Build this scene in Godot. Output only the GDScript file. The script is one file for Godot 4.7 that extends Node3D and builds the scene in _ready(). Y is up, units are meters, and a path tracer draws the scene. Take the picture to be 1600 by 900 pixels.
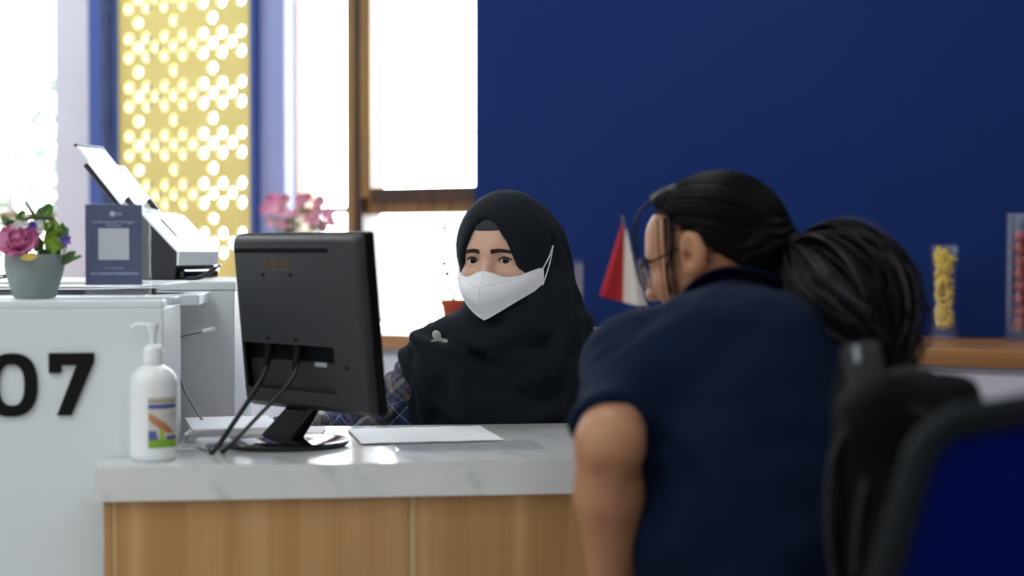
extends Node3D

# ---------------------------------------------------------------- mesh kit
class Geo:
	var v := PackedVector3Array()
	var n := PackedVector3Array()
	var uv := PackedVector2Array()
	var ix := PackedInt32Array()
	# adds one closed shape: [points, indices]; crease in degrees (180 smooth, 0 flat)
	func add(shape: Array, crease := 35.0, xf := Transform3D.IDENTITY, uvs := PackedVector2Array()) -> Geo:
		var pv: PackedVector3Array = xf * (shape[0] as PackedVector3Array)
		var pi: PackedInt32Array = shape[1]
		var mid := Vector3.ZERO
		for p in pv: mid += p
		mid /= maxf(1.0, pv.size())
		var vol := 0.0
		for k in range(0, pi.size(), 3):
			vol += (pv[pi[k]] - mid).dot((pv[pi[k + 1]] - mid).cross(pv[pi[k + 2]] - mid))
		if vol > 0.0:
			pi = pi.duplicate()
			for k in range(0, pi.size(), 3):
				var t := pi[k + 1]
				pi[k + 1] = pi[k + 2]
				pi[k + 2] = t
		var base := v.size()
		var has := uvs.size() == pv.size()
		if crease >= 179.0:
			var nn := PackedVector3Array()
			nn.resize(pv.size())
			for k in range(0, pi.size(), 3):
				var f := (pv[pi[k + 2]] - pv[pi[k]]).cross(pv[pi[k + 1]] - pv[pi[k]])
				nn[pi[k]] += f
				nn[pi[k + 1]] += f
				nn[pi[k + 2]] += f
			for k in nn.size(): nn[k] = nn[k].normalized() if nn[k].length_squared() > 1e-24 else Vector3.UP
			v.append_array(pv)
			n.append_array(nn)
			for k in pv.size(): uv.append(uvs[k] if has else Vector2.ZERO)
			for k in pi: ix.append(base + k)
			return self
		var fn := PackedVector3Array()
		var near := []
		near.resize(pv.size())
		for k in near.size(): near[k] = []
		for k in range(0, pi.size(), 3):
			var f := (pv[pi[k + 2]] - pv[pi[k]]).cross(pv[pi[k + 1]] - pv[pi[k]])
			fn.append(f)
			for j in 3: near[pi[k + j]].append(k / 3)
		var lim := cos(deg_to_rad(crease))
		for k in range(0, pi.size(), 3):
			var me := fn[k / 3]
			if me.length_squared() < 1e-26: continue
			var mu := me.normalized()
			for j in 3:
				var s := me
				if crease > 0.5:
					for o in near[pi[k + j]]:
						if o != k / 3 and fn[o].length_squared() > 1e-26 and fn[o].normalized().dot(mu) > lim: s += fn[o]
				v.append(pv[pi[k + j]])
				n.append(s.normalized())
				uv.append(uvs[pi[k + j]] if has else Vector2.ZERO)
				ix.append(v.size() - 1)
		return self
	func mesh() -> ArrayMesh:
		var a := []
		a.resize(Mesh.ARRAY_MAX)
		a[Mesh.ARRAY_VERTEX] = v
		a[Mesh.ARRAY_NORMAL] = n
		a[Mesh.ARRAY_TEX_UV] = uv
		a[Mesh.ARRAY_INDEX] = ix
		var m := ArrayMesh.new()
		m.add_surface_from_arrays(Mesh.PRIMITIVE_TRIANGLES, a)
		return m

func at(o: Vector3, b := Basis.IDENTITY) -> Transform3D:
	return Transform3D(b, o)

# chamfered box around its centre
func rbox(s: Vector3, b := 0.002) -> Array:
	var h := s / 2.0
	b = minf(b, minf(h.x, minf(h.y, h.z)) * 0.9)
	var pv := PackedVector3Array()
	var id := {}
	for i in 8:
		var g := Vector3(1 if i & 1 else -1, 1 if i & 2 else -1, 1 if i & 4 else -1)
		for ax in 3:
			var p := Vector3.ZERO
			for k in 3: p[k] = g[k] * (h[k] if k == ax else h[k] - b)
			id[Vector2i(i, ax)] = pv.size()
			pv.append(p)
	var pi := PackedInt32Array()
	var mk := func(q: Array, nor: Vector3):
		var a: Vector3 = pv[q[0]]
		var f: Vector3 = (pv[q[1]] - a).cross(pv[q[2]] - a)
		if f.dot(nor) > 0: q.reverse()
		for t in range(1, q.size() - 1): pi.append_array(PackedInt32Array([q[0], q[t], q[t + 1]]))
	for ax in 3:
		var u := (ax + 1) % 3
		var w := (ax + 2) % 3
		for sg in 2:
			var q := []
			for c in [[0, 0], [1, 0], [1, 1], [0, 1]]:
				q.append(id[Vector2i((sg << ax) | (c[0] << u) | (c[1] << w), ax)])
			var nor := Vector3.ZERO
			nor[ax] = 1 if sg else -1
			mk.call(q, nor)
		for c in [[0, 0], [1, 0], [1, 1], [0, 1]]:
			var i0: int = (c[0] << u) | (c[1] << w)
			var i1: int = i0 | (1 << ax)
			var nor := Vector3.ZERO
			nor[u] = 1 if c[0] else -1
			nor[w] = 1 if c[1] else -1
			mk.call([id[Vector2i(i0, u)], id[Vector2i(i1, u)], id[Vector2i(i1, w)], id[Vector2i(i0, w)]], nor)
	for i in 8:
		mk.call([id[Vector2i(i, 0)], id[Vector2i(i, 1)], id[Vector2i(i, 2)]], Vector3(1 if i & 1 else -1, 1 if i & 2 else -1, 1 if i & 4 else -1))
	return [pv, pi]

# rows of points -> closed skin; each row a ring
func loft(rings: Array, caps := true) -> Array:
	var m: int = rings[0].size()
	var pv := PackedVector3Array()
	var pi := PackedInt32Array()
	for r in rings: pv.append_array(PackedVector3Array(r))
	for i in rings.size() - 1:
		for j in m:
			var a := i * m + j
			var b := i * m + (j + 1) % m
			pi.append_array(PackedInt32Array([a, b, a + m, b, b + m, a + m]))
	if caps:
		for e in 2:
			var st := 0 if e == 0 else (rings.size() - 1) * m
			var c := Vector3.ZERO
			for j in m: c += pv[st + j]
			var ci := pv.size()
			pv.append(c / m)
			for j in m:
				var x := st + j
				var y := st + (j + 1) % m
				pi.append_array(PackedInt32Array([ci, y, x] if e == 0 else [ci, x, y]))
	return [pv, pi]

func lathe(prof: Array, seg := 28, sq := 0.0) -> Array:
	var rings := []
	for p in prof:
		var r := []
		for j in seg:
			var a := TAU * j / seg
			var k := 1.0
			if sq > 0.0: k = pow(pow(absf(cos(a)), sq) + pow(absf(sin(a)), sq), -1.0 / sq)
			r.append(Vector3(cos(a) * p[0] * k, p[1], sin(a) * p[0] * k))
		rings.append(r)
	return loft(rings)

func tube(pts: Array, rad, seg := 8, flat := 1.0, up := Vector3.UP) -> Array:
	var rings := []
	var side := Vector3.ZERO
	for i in pts.size():
		var t: Vector3 = (pts[mini(i + 1, pts.size() - 1)] - pts[maxi(i - 1, 0)]).normalized()
		if side == Vector3.ZERO:
			side = t.cross(up)
			if side.length() < 0.05: side = t.cross(Vector3.RIGHT)
		side = (side - t * side.dot(t)).normalized()
		var o := t.cross(side)
		var r: float = rad[i] if rad is Array else rad
		var ring := []
		for j in seg:
			var a := TAU * j / seg
			ring.append(pts[i] + side * cos(a) * r + o * sin(a) * r * flat)
		rings.append(ring)
	return loft(rings)

func spline(ctrl: Array, per := 6) -> Array:
	var out := []
	for i in ctrl.size() - 1:
		var a: Vector3 = ctrl[maxi(i - 1, 0)]
		var b: Vector3 = ctrl[i]
		var c: Vector3 = ctrl[i + 1]
		var d: Vector3 = ctrl[mini(i + 2, ctrl.size() - 1)]
		for k in per: out.append(b.cubic_interpolate(c, a, d, float(k) / per))
	out.append(ctrl[-1])
	return out

func extrude(poly: Array, z0: float, z1: float) -> Array:
	var p2 := PackedVector2Array(poly)
	var tri := Geometry2D.triangulate_polygon(p2)
	var pv := PackedVector3Array()
	var pi := PackedInt32Array()
	var m := p2.size()
	for p in p2: pv.append(Vector3(p.x, p.y, z0))
	for p in p2: pv.append(Vector3(p.x, p.y, z1))
	var ar := 0.0
	for k in m: ar += p2[k].cross(p2[(k + 1) % m])
	for k in range(0, tri.size(), 3):
		var q := [tri[k], tri[k + 1], tri[k + 2]]
		if (p2[q[1]] - p2[q[0]]).cross(p2[q[2]] - p2[q[0]]) < 0: q.reverse()
		pi.append_array(PackedInt32Array([q[2], q[1], q[0], q[0] + m, q[1] + m, q[2] + m]))
	for k in m:
		var a := k
		var b := (k + 1) % m
		if ar > 0: pi.append_array(PackedInt32Array([a, b, b + m, a, b + m, a + m]))
		else: pi.append_array(PackedInt32Array([b, a, a + m, b, a + m, b + m]))
	return [pv, pi]

func ball(r: Vector3, seg := 16, rings := 10) -> Array:
	var rr := []
	for i in range(1, rings):
		var a := PI * i / rings
		var ring := []
		for j in seg:
			var b := TAU * j / seg
			ring.append(Vector3(sin(a) * cos(b) * r.x, cos(a) * r.y, sin(a) * sin(b) * r.z))
		rr.append(ring)
	var s := loft(rr)
	s[0][s[0].size() - 2] = Vector3(0, r.y, 0)
	s[0][s[0].size() - 1] = Vector3(0, -r.y, 0)
	return s

# open grid of points given thickness
func sheet(rows: Array, th: float) -> Array:
	var h := rows.size()
	var w: int = rows[0].size()
	var pv := PackedVector3Array()
	var nn := []
	for i in h:
		for j in w:
			var a: Vector3 = rows[i][mini(j + 1, w - 1)] - rows[i][maxi(j - 1, 0)]
			var b: Vector3 = rows[mini(i + 1, h - 1)][j] - rows[maxi(i - 1, 0)][j]
			nn.append(a.cross(b).normalized() * th / 2.0)
			pv.append(rows[i][j] + nn[-1])
	for i in h:
		for j in w: pv.append(rows[i][j] - nn[i * w + j])
	var o := h * w
	var pi := PackedInt32Array()
	for i in h - 1:
		for j in w - 1:
			var a := i * w + j
			pi.append_array(PackedInt32Array([a, a + w, a + 1, a + 1, a + w, a + w + 1, o + a, o + a + 1, o + a + w, o + a + 1, o + a + w + 1, o + a + w]))
	var rim := []
	for j in w: rim.append(j)
	for i in range(1, h): rim.append(i * w + w - 1)
	for j in range(w - 2, -1, -1): rim.append((h - 1) * w + j)
	for i in range(h - 2, 0, -1): rim.append(i * w)
	for k in rim.size():
		var a: int = rim[k]
		var b: int = rim[(k + 1) % rim.size()]
		pi.append_array(PackedInt32Array([a, b, b + o, a, b + o, a + o]))
	return [pv, pi]

# ---------------------------------------------------------------- distance fields
func cap(p: Vector3, a: Vector3, b: Vector3, ra: float, rb: float) -> float:
	var ab := b - a
	var t := clampf((p - a).dot(ab) / ab.length_squared(), 0.0, 1.0)
	return p.distance_to(a + ab * t) - lerpf(ra, rb, t)

func ell(p: Vector3, c: Vector3, r: Vector3) -> float:
	var q := (p - c) / r
	var k := q.length()
	if k < 1e-4: return -minf(r.x, minf(r.y, r.z))
	return k * (k - 1.0) / (q / r).length()

func smin(a: float, b: float, k: float) -> float:
	var h := maxf(k - absf(a - b), 0.0)
	return minf(a, b) - h * h / (k * 4.0)

func smax(a: float, b: float, k: float) -> float:
	return -smin(-a, -b, k)

func nets(f: Callable, lo: Vector3, hi: Vector3, cell: float) -> Array:
	var nx := int(ceil((hi.x - lo.x) / cell)) + 2
	var ny := int(ceil((hi.y - lo.y) / cell)) + 2
	var nz := int(ceil((hi.z - lo.z) / cell)) + 2
	var sy := nx
	var sz := nx * ny
	var val := PackedFloat32Array()
	val.resize(nx * ny * nz)
	val.fill(1e6)
	var B := 5
	var reach := B * cell * 0.87 * 1.5 + 0.004
	var blocks := []
	for bz in range(0, nz - 1, B):
		for by in range(0, ny - 1, B):
			for bx in range(0, nx - 1, B):
				var c := lo + Vector3(bx + B * 0.5, by + B * 0.5, bz + B * 0.5) * cell
				if absf(f.call(c)) > reach: continue
				blocks.append(Vector3i(bx, by, bz))
				for z in range(bz, mini(bz + B, nz - 1) + 1):
					for y in range(by, mini(by + B, ny - 1) + 1):
						for x in range(bx, mini(bx + B, nx - 1) + 1):
							var id := x + y * sy + z * sz
							if val[id] > 1e5: val[id] = f.call(lo + Vector3(x, y, z) * cell)
	var vid := PackedInt32Array()
	vid.resize(val.size())
	vid.fill(-1)
	var pv := PackedVector3Array()
	var off := [0, 1, sy, sy + 1, sz, sz + 1, sz + sy, sz + sy + 1]
	var ed := [0, 1, 2, 3, 4, 5, 6, 7, 0, 2, 1, 3, 4, 6, 5, 7, 0, 4, 1, 5, 2, 6, 3, 7]
	var cv := PackedFloat32Array()
	cv.resize(8)
	for b in blocks:
		for z in range(b.z, mini(b.z + B, nz - 1)):
			for y in range(b.y, mini(b.y + B, ny - 1)):
				for x in range(b.x, mini(b.x + B, nx - 1)):
					var id: int = x + y * sy + z * sz
					var neg := 0
					for k in 8:
						cv[k] = val[id + off[k]]
						if cv[k] < 0.0: neg += 1
					if neg == 0 or neg == 8: continue
					var s := Vector3.ZERO
					var m := 0
					for k in 12:
						var i0: int = ed[k * 2]
						var i1: int = ed[k * 2 + 1]
						var a := cv[i0]
						var c := cv[i1]
						if (a < 0.0) == (c < 0.0): continue
						var t := a / (a - c)
						s += Vector3(i0 & 1, (i0 >> 1) & 1, i0 >> 2).lerp(Vector3(i1 & 1, (i1 >> 1) & 1, i1 >> 2), t)
						m += 1
					vid[id] = pv.size()
					pv.append(lo + (Vector3(x, y, z) + s / m) * cell)
	var pi := PackedInt32Array()
	var st := [1, sy, sz]
	for b in blocks:
		for z in range(maxi(b.z, 1), mini(b.z + B, nz - 1)):
			for y in range(maxi(b.y, 1), mini(b.y + B, ny - 1)):
				for x in range(maxi(b.x, 1), mini(b.x + B, nx - 1)):
					var id: int = x + y * sy + z * sz
					var a := val[id]
					for ax in 3:
						var c := val[id + st[ax]]
						if (a < 0.0) == (c < 0.0): continue
						var u: int = st[(ax + 1) % 3]
						var w: int = st[(ax + 2) % 3]
						var q0 := vid[id - u - w]
						var q1 := vid[id - w]
						var q2 := vid[id]
						var q3 := vid[id - u]
						if q0 < 0 or q1 < 0 or q2 < 0 or q3 < 0: continue
						if a < 0.0: pi.append_array(PackedInt32Array([q0, q2, q1, q0, q3, q2]))
						else: pi.append_array(PackedInt32Array([q0, q1, q2, q0, q2, q3]))
	return [pv, pi]

# ---------------------------------------------------------------- scene kit
const CAM := Vector3(0, 1.07, 0)
var used := {}
var M := {}
var rng := RandomNumberGenerator.new()

func numbered(called: String) -> String:
	used[called] = used.get(called, -1) + 1
	return called if used[called] == 0 else "%s_%03d" % [called, used[called]]

func tag(o: Node, label := "", category := "", group := "", kind := "") -> Node:
	if label: o.set_meta("label", label)
	if category: o.set_meta("category", category)
	if group: o.set_meta("group", group)
	if kind: o.set_meta("kind", kind)
	return o

func thing(called: String, label: String, category: String, where := Vector3.ZERO, turn := 0.0, group := "") -> Node3D:
	var o := Node3D.new()
	o.name = numbered(called)
	add_child(o)
	o.position = where
	o.rotation.y = turn
	tag(o, label, category, group)
	return o

func obj(g: Geo, called: String, m: Material, parent: Node = self) -> MeshInstance3D:
	var o := MeshInstance3D.new()
	o.mesh = g.mesh()
	o.mesh.surface_set_material(0, m)
	o.name = numbered(called) if parent == self else called
	parent.add_child(o, true)
	return o

func part(shape: Array, called: String, m: Material, parent: Node, xf := Transform3D.IDENTITY, crease := 35.0) -> MeshInstance3D:
	return obj(Geo.new().add(shape, crease, xf), called, m, parent)

func boxp(size: Vector3, centre: Vector3, called: String, m: Material, parent: Node, bev := 0.002, b := Basis.IDENTITY) -> MeshInstance3D:
	return part(rbox(size, bev), called, m, parent, at(centre, b), 0.0)

func mat(called: String, c: Color, rough := 0.6, metal := 0.0) -> StandardMaterial3D:
	var m := StandardMaterial3D.new()
	m.resource_name = called
	m.albedo_color = c
	m.roughness = rough
	m.metallic = metal
	M[called] = m
	return m

func noise_tex(freq: float, seed_: int, oct := 3, size := 256) -> NoiseTexture2D:
	var t := NoiseTexture2D.new()
	var f := FastNoiseLite.new()
	f.seed = seed_
	f.frequency = freq
	f.fractal_octaves = oct
	t.noise = f
	t.width = size
	t.height = size
	t.seamless = true
	return t

func relief(m: StandardMaterial3D, tex: Texture2D, cm: float, scale: float) -> void:
	m.heightmap_enabled = true
	m.heightmap_texture = tex
	m.heightmap_scale = cm
	m.uv1_triplanar = true
	m.uv1_scale = Vector3.ONE * scale

# point at a depth along a direction of view, for reading positions off a survey of the room
func spot(px: float, py: float, d: float) -> Vector3:
	return CAM + Vector3((px - 800.0) / 2400.0, (398.0 - py) / 2400.0, -1.0) * d

func march(f: Callable, px: float, py: float, d0 := 1.2) -> Vector3:
	var dir := spot(px, py, 1.0) - CAM
	var d := d0
	for k in 90:
		var q: float = f.call(CAM + dir * d)
		if q < 0.0005: break
		d += q * 0.6
	return CAM + dir * d

# ---------------------------------------------------------------- materials
func image_tex(w: int, h: int, f: Callable) -> ImageTexture:
	var im := Image.create(w, h, false, Image.FORMAT_RGB8)
	for y in h:
		for x in w: im.set_pixel(x, y, f.call(x, y))
	return ImageTexture.create_from_image(im)

func wood_tex(a: Color, b: Color, seed_: int) -> ImageTexture:
	var f := FastNoiseLite.new()
	f.seed = seed_
	f.frequency = 0.02
	f.fractal_octaves = 3
	var f2 := FastNoiseLite.new()
	f2.seed = seed_ + 7
	f2.frequency = 0.09
	return image_tex(256, 256, func(x, y):
		var k := f.get_noise_3d(80.0 * cos(TAU * x / 256.0), 80.0 * sin(TAU * x / 256.0), 14.0 * sin(TAU * y / 256.0))
		var g := f2.get_noise_3d(150.0 * cos(TAU * x / 256.0), 150.0 * sin(TAU * x / 256.0), 5.0 * sin(TAU * y / 256.0))
		return a.lerp(b, clampf(0.5 + k * 0.9 + g * 0.35, 0.0, 1.0)))

func make_materials() -> void:
	mat("white_paint", Color("dfe0e6"), 0.75)
	relief(M.white_paint, noise_tex(0.05, 3), 0.05, 2.0)
	mat("lilac_paint", Color("d6d3dd"), 0.7)
	relief(M.lilac_paint, noise_tex(0.05, 4), 0.05, 2.0)
	mat("blue_paint", Color("122c66"), 0.7)
	M.blue_paint.metallic_specular = 0.25
	relief(M.blue_paint, noise_tex(0.06, 5), 0.04, 2.0)
	mat("grey_render", Color("3c3b46"), 0.9)
	mat("gap_shade", Color("181d2b"), 0.7)  # shade of the gap beside the screen, given as a near-black colour
	mat("trim_lit_blue", Color("41599f"), 0.6)  # brighter copy of the blue paint, with the light on it in the colour
	mat("sheen_blue", Color("9aa3d2"), 0.5)  # blue paint with its grazing window reflection mixed into the colour
	mat("floor_tile", Color("b9b4ac"), 0.25)
	mat("ceiling", Color("e6e6e6"), 0.9)
	mat("gold_screen", Color("efdb86"), 0.5)
	relief(M.gold_screen, noise_tex(0.04, 6), 0.03, 3.0)
	mat("sash_wood", Color.WHITE, 0.4)
	M.sash_wood.albedo_texture = wood_tex(Color("a07c42"), Color("74562b"), 11)
	M.sash_wood.uv1_triplanar = true
	M.sash_wood.uv1_scale = Vector3(2.2, 1.4, 2.2)
	mat("sash_shaded", Color("b0a090"), 0.4)  # shaded copy of the sash wood; the shade is in its colour
	M.sash_shaded.albedo_texture = wood_tex(Color("6b4a2c"), Color("46301f"), 12)
	M.sash_shaded.uv1_triplanar = true
	M.sash_shaded.uv1_scale = Vector3(2.2, 1.4, 2.2)
	mat("desk_wood", Color.WHITE, 0.5)
	M.desk_wood.albedo_texture = wood_tex(Color("c79c69"), Color("ac804b"), 21)
	M.desk_wood.uv1_triplanar = true
	M.desk_wood.uv1_scale = Vector3(1.7, 1.1, 1.7)
	mat("ledge_wood", Color.WHITE, 0.35)
	var lt := wood_tex(Color("b47f4c"), Color("8f5e33"), 33)
	var li: Image = lt.get_image()
	li.rotate_90(CLOCKWISE)
	M.ledge_wood.albedo_texture = ImageTexture.create_from_image(li)
	M.ledge_wood.uv1_triplanar = true
	M.ledge_wood.uv1_scale = Vector3(0.8, 2.5, 0.8)
	mat("pale_trim", Color("c4a674"), 0.5)
	var mn := FastNoiseLite.new()
	mn.seed = 40
	mn.frequency = 0.012
	mn.fractal_octaves = 4
	var marble := image_tex(512, 256, func(x, y):
		var d := mn.get_noise_2d(x, y)
		var t := fposmod((x * 0.85 - y * 0.85 + d * 16.0) / 108.8, 1.0)
		var v := 0.75 * exp(-pow((t - 0.5) * 11.0, 2.0)) * clampf(0.5 + mn.get_noise_2d(x * 2.0 + 300, y * 2.0) * 2.2, 0.0, 1.0)
		var t2 := fposmod((x * 0.85 - y * 0.85 + d * 30.0) / 54.4, 1.0)
		v = maxf(v, 0.45 * exp(-pow((t2 - 0.5) * 34.0, 2.0)) * clampf(mn.get_noise_2d(x + 900, y) * 3.0, 0.0, 1.0))
		return Color("dfe0dd").lerp(Color("bdbfbe"), clampf(v, 0.0, 1.0)).lerp(Color("d2d4d3"), clampf(0.4 + d, 0, 1) * 0.5))
	mat("marble", Color.WHITE, 0.12)
	M.marble.albedo_texture = marble
	M.marble.uv1_triplanar = true
	M.marble.uv1_scale = Vector3(1.25, 2.5, 1.25)
	mat("counter_white", Color("dde3e4"), 0.5)
	M.counter_white.metallic_specular = 0.3
	mat("black_gloss", Color("08080a"), 0.5)
	M.black_gloss.metallic_specular = 0.3
	mat("monitor_black", Color("28292b"), 0.45)
	relief(M.monitor_black, noise_tex(0.3, 8), 0.012, 12.0)
	mat("deep_black", Color("060607"), 0.6)
	M.deep_black.metallic_specular = 0.25
	mat("gloss_black", Color("101012"), 0.08)
	mat("logo_bronze", Color("6a5230"), 0.35, 0.5)
	mat("screen_dark", Color("10131a"), 0.15)
	mat("label_grey", Color("9ba4a8"), 0.5)
	mat("cable_black", Color("131315"), 0.45)
	mat("mauve_card", Color("6a5f7a"), 0.7)
	mat("plastic_white", Color("eceeee"), 0.28)
	M.plastic_white.subsurf_scatter_enabled = true
	M.plastic_white.subsurf_scatter_strength = 0.15
	mat("paper", Color("f3f3f5"), 0.8)
	mat("pink_paper", Color("e6d9de"), 0.7)
	mat("grey_board", Color("5f6070"), 0.7)
	mat("clear_film", Color(0.9, 0.94, 1.0, 0.08), 0.04)
	M.clear_film.metallic_specular = 0.3
	M.clear_film.transparency = BaseMaterial3D.TRANSPARENCY_ALPHA
	mat("acrylic", Color(0.93, 0.95, 0.97, 0.03), 0.05)
	M.acrylic.metallic_specular = 0.2
	M.acrylic.transparency = BaseMaterial3D.TRANSPARENCY_ALPHA
	mat("glass", Color(0.95, 0.97, 0.98, 0.015), 0.02)
	M.glass.transparency = BaseMaterial3D.TRANSPARENCY_ALPHA
	mat("pane_glass", Color(0.97, 0.99, 1.0, 0.03), 0.02)
	M.pane_glass.transparency = BaseMaterial3D.TRANSPARENCY_ALPHA
	mat("lens_glass", Color(0.9, 0.92, 1.0, 0.06), 0.02)
	M.lens_glass.transparency = BaseMaterial3D.TRANSPARENCY_ALPHA
	mat("sign_navy", Color("1c2c5c"), 0.4)
	mat("sign_pale", Color("b9bdc4"), 0.6)
	mat("sign_ink", Color("9aa6c4"), 0.6)
	mat("pot_grey", Color("87918f"), 0.8)
	relief(M.pot_grey, noise_tex(0.2, 14), 0.06, 6.0)
	mat("petal_pink", Color("d06a9f"), 0.6)
	M.petal_pink.backlight_enabled = true
	M.petal_pink.backlight = Color(0.25, 0.12, 0.2)
	mat("petal_light", Color("e59cc0"), 0.6)
	mat("petal_white", Color("f2efec"), 0.6)
	mat("petal_purple", Color("6b4fa8"), 0.6)
	mat("petal_red", Color("d8584f"), 0.6)
	mat("petal_blush", Color("eeb6c6"), 0.6)
	M.petal_blush.backlight_enabled = true
	M.petal_blush.backlight = Color(0.4, 0.25, 0.3)
	mat("leaf_green", Color("4d7a35"), 0.55)
	mat("leaf_lime", Color("93b53c"), 0.55)
	mat("leaf_olive", Color("4f5f3a"), 0.6)
	mat("leaf_yellow", Color("c4a848"), 0.55)
	for k in ["leaf_green", "leaf_lime", "leaf_olive"]:
		M[k].backlight_enabled = true
		M[k].backlight = Color(0.3, 0.4, 0.15)
	mat("terracotta", Color("a5482f"), 0.8)
	mat("yellow_twist", Color("e0c026"), 0.45)
	mat("red_ball", Color("8e1f2c"), 0.35)
	mat("flag_red", Color("b3242d"), 0.8)
	mat("flag_white", Color("d9d6d0"), 0.8)
	mat("scan_black", Color("15171b"), 0.35)
	mat("scan_white", Color("eef0f2"), 0.3)
	mat("skin_fair", Color("deb196"), 0.5)
	M.skin_fair.subsurf_scatter_enabled = true
	M.skin_fair.subsurf_scatter_strength = 0.12
	relief(M.skin_fair, noise_tex(0.2, 15), 0.01, 14.0)
	mat("skin_tan", Color("a87655"), 0.5)
	M.skin_tan.subsurf_scatter_enabled = true
	M.skin_tan.subsurf_scatter_strength = 0.1
	relief(M.skin_tan, noise_tex(0.2, 16), 0.015, 14.0)
	mat("eye_white", Color("d9d6d4"), 0.15)
	mat("iris_brown", Color("2a1a12"), 0.1)
	mat("pupil_black", Color("050505"), 0.05)
	mat("brow_hair", Color("33231c"), 0.8)
	mat("hijab", Color("1a1f26"), 0.92)
	M.hijab.rim_enabled = true
	M.hijab.rim = 0.10
	M.hijab.metallic_specular = 0.25
	M.hijab.rim_tint = 0.4
	relief(M.hijab, noise_tex(0.35, 17), 0.02, 16.0)
	mat("undercap", Color("34383b"), 0.95)
	mat("face_mask", Color("f0f0f2"), 0.85)
	relief(M.face_mask, noise_tex(0.3, 18), 0.012, 20.0)
	mat("elastic", Color("e9e9ea"), 0.8)
	mat("silver", Color("c9c9c4"), 0.3, 0.85)
	relief(M.silver, noise_tex(0.4, 19, 1), 0.12, 60.0)
	mat("steel", Color("8a8d91"), 0.35, 0.9)
	var N := 240
	var plaid := image_tex(N, N, func(x, y):
		var c := Color("0c1024")
		var u := posmod(x + y, N)
		var w := posmod(x - y, N)
		var band := func(t: int, col: Color, k: float): return col
		var hit := func(t):
			if t < 30: return [Color("b8ab90"), 0.85]
			if t in [38, 39, 40, 46, 47, 48, 54, 55, 56, 62, 63, 64]: return [Color("c4c4d2"), 0.75]
			if t > 72 and t < 118: return [Color("0a0d1c"), 0.6]
			if t >= 141 and t < 148: return [Color("c6d4ff"), 0.95]
			if t > 152 and t < 196: return [Color("24408c"), 0.6]
			if t >= 213 and t < 219: return [Color("5f74b8"), 0.6]
			return [c, 0.0]
		var a: Array = hit.call(u)
		var b: Array = hit.call(w)
		c = c.lerp(a[0], a[1])
		c = c.lerp(b[0], b[1] * 0.62)
		return c)
	mat("plaid", Color.WHITE, 0.9)
	M.plaid.albedo_texture = plaid
	M.plaid.uv1_triplanar = true
	M.plaid.uv1_scale = Vector3.ONE * 8.6
	mat("navy_knit", Color("0d182e"), 0.9)
	M.navy_knit.rim_enabled = true
	M.navy_knit.rim = 0.06
	M.navy_knit.metallic_specular = 0.2
	M.navy_knit.rim_tint = 0.5
	relief(M.navy_knit, noise_tex(0.4, 23), 0.03, 14.0)
	mat("trouser", Color("15161a"), 0.9)
	mat("shoe", Color("121214"), 0.5)
	mat("hair_black", Color("060505"), 0.5)
	M.hair_black.metallic_specular = 0.2
	mat("hair_brown", Color("24110f"), 0.55)
	mat("tie_black", Color("0a0a0c"), 0.8)
	mat("pack_black", Color("07090b"), 0.8)
	M.pack_black.metallic_specular = 0.2
	relief(M.pack_black, noise_tex(0.5, 25), 0.03, 14.0)
	mat("pack_grey", Color("14181b"), 0.8)
	mat("piping", Color("6b5a24"), 0.6)
	mat("chair_frame", Color("14181b"), 0.6)
	M.chair_frame.metallic_specular = 0.25
	mat("chair_mesh", Color("050f52"), 0.9)
	M.chair_mesh.metallic_specular = 0.15
	mat("seat_fabric", Color("15193a"), 0.9)
	mat("lamp_face", Color("ffffff"), 0.6)
	M.lamp_face.emission_enabled = true
	M.lamp_face.emission = Color("f4f7ff")
	M.lamp_face.emission_energy_multiplier = 2.5
	mat("lamp_rim", Color("e8e8e8"), 0.5)
	mat("outside_ground", Color("b9b8b0"), 0.9)
	mat("outside_leaf", Color("46553b"), 0.8)
	mat("bark", Color("4c4138"), 0.9)

# ---------------------------------------------------------------- scene
const DESK0 := Vector3(-0.629, 0, -2.306)
const DESK_TURN := 0.11345
const WALL0 := Vector3(-0.1016, 0, -4.7185)
const WALL_TURN := -0.43633

func _ready() -> void:
	rng.seed = 77
	# camera: level lens at sitting eye height, dropped a little
	var cam := Camera3D.new()
	cam.name = "camera"
	add_child(cam)
	cam.position = CAM
	cam.rotation.x = -atan(52.0 / 2400.0)
	var att := CameraAttributesPhysical.new()
	att.frustum_focal_length = 64.0
	att.frustum_focus_distance = 2.9
	att.frustum_near = 0.05
	att.frustum_far = 200.0
	att.exposure_aperture = 2.1
	cam.attributes = att
	cam.current = true
	# sky and exposure
	var env := Environment.new()
	env.background_mode = Environment.BG_SKY
	var sky := Sky.new()
	var sm := ProceduralSkyMaterial.new()
	sm.sky_top_color = Color("cfdcee")
	sm.sky_horizon_color = Color("f6f8fa")
	sm.ground_horizon_color = Color("eceeec")
	sm.ground_bottom_color = Color("b8b8b0")
	sm.sky_energy_multiplier = 3.4
	sm.ground_energy_multiplier = 3.3
	sky.sky_material = sm
	env.sky = sky
	env.tonemap_mode = Environment.TONE_MAPPER_LINEAR
	env.tonemap_exposure = 1.3
	env.sdfgi_enabled = true
	env.ssao_enabled = true
	env.ssil_enabled = true
	var we := WorldEnvironment.new()
	we.name = "surroundings"
	we.environment = env
	add_child(we)
	make_materials()
	room()
	outside()
	ledge()
	desk_group()
	monitor()
	woman()
	visitor()
	seats()
	backpack()
	counter_things()
	desk_things()
	ledge_things()

func wp(s: float, y: float, t: float) -> Vector3:
	return WALL0 + Basis(Vector3.UP, WALL_TURN) * Vector3(s, y, t)

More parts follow.
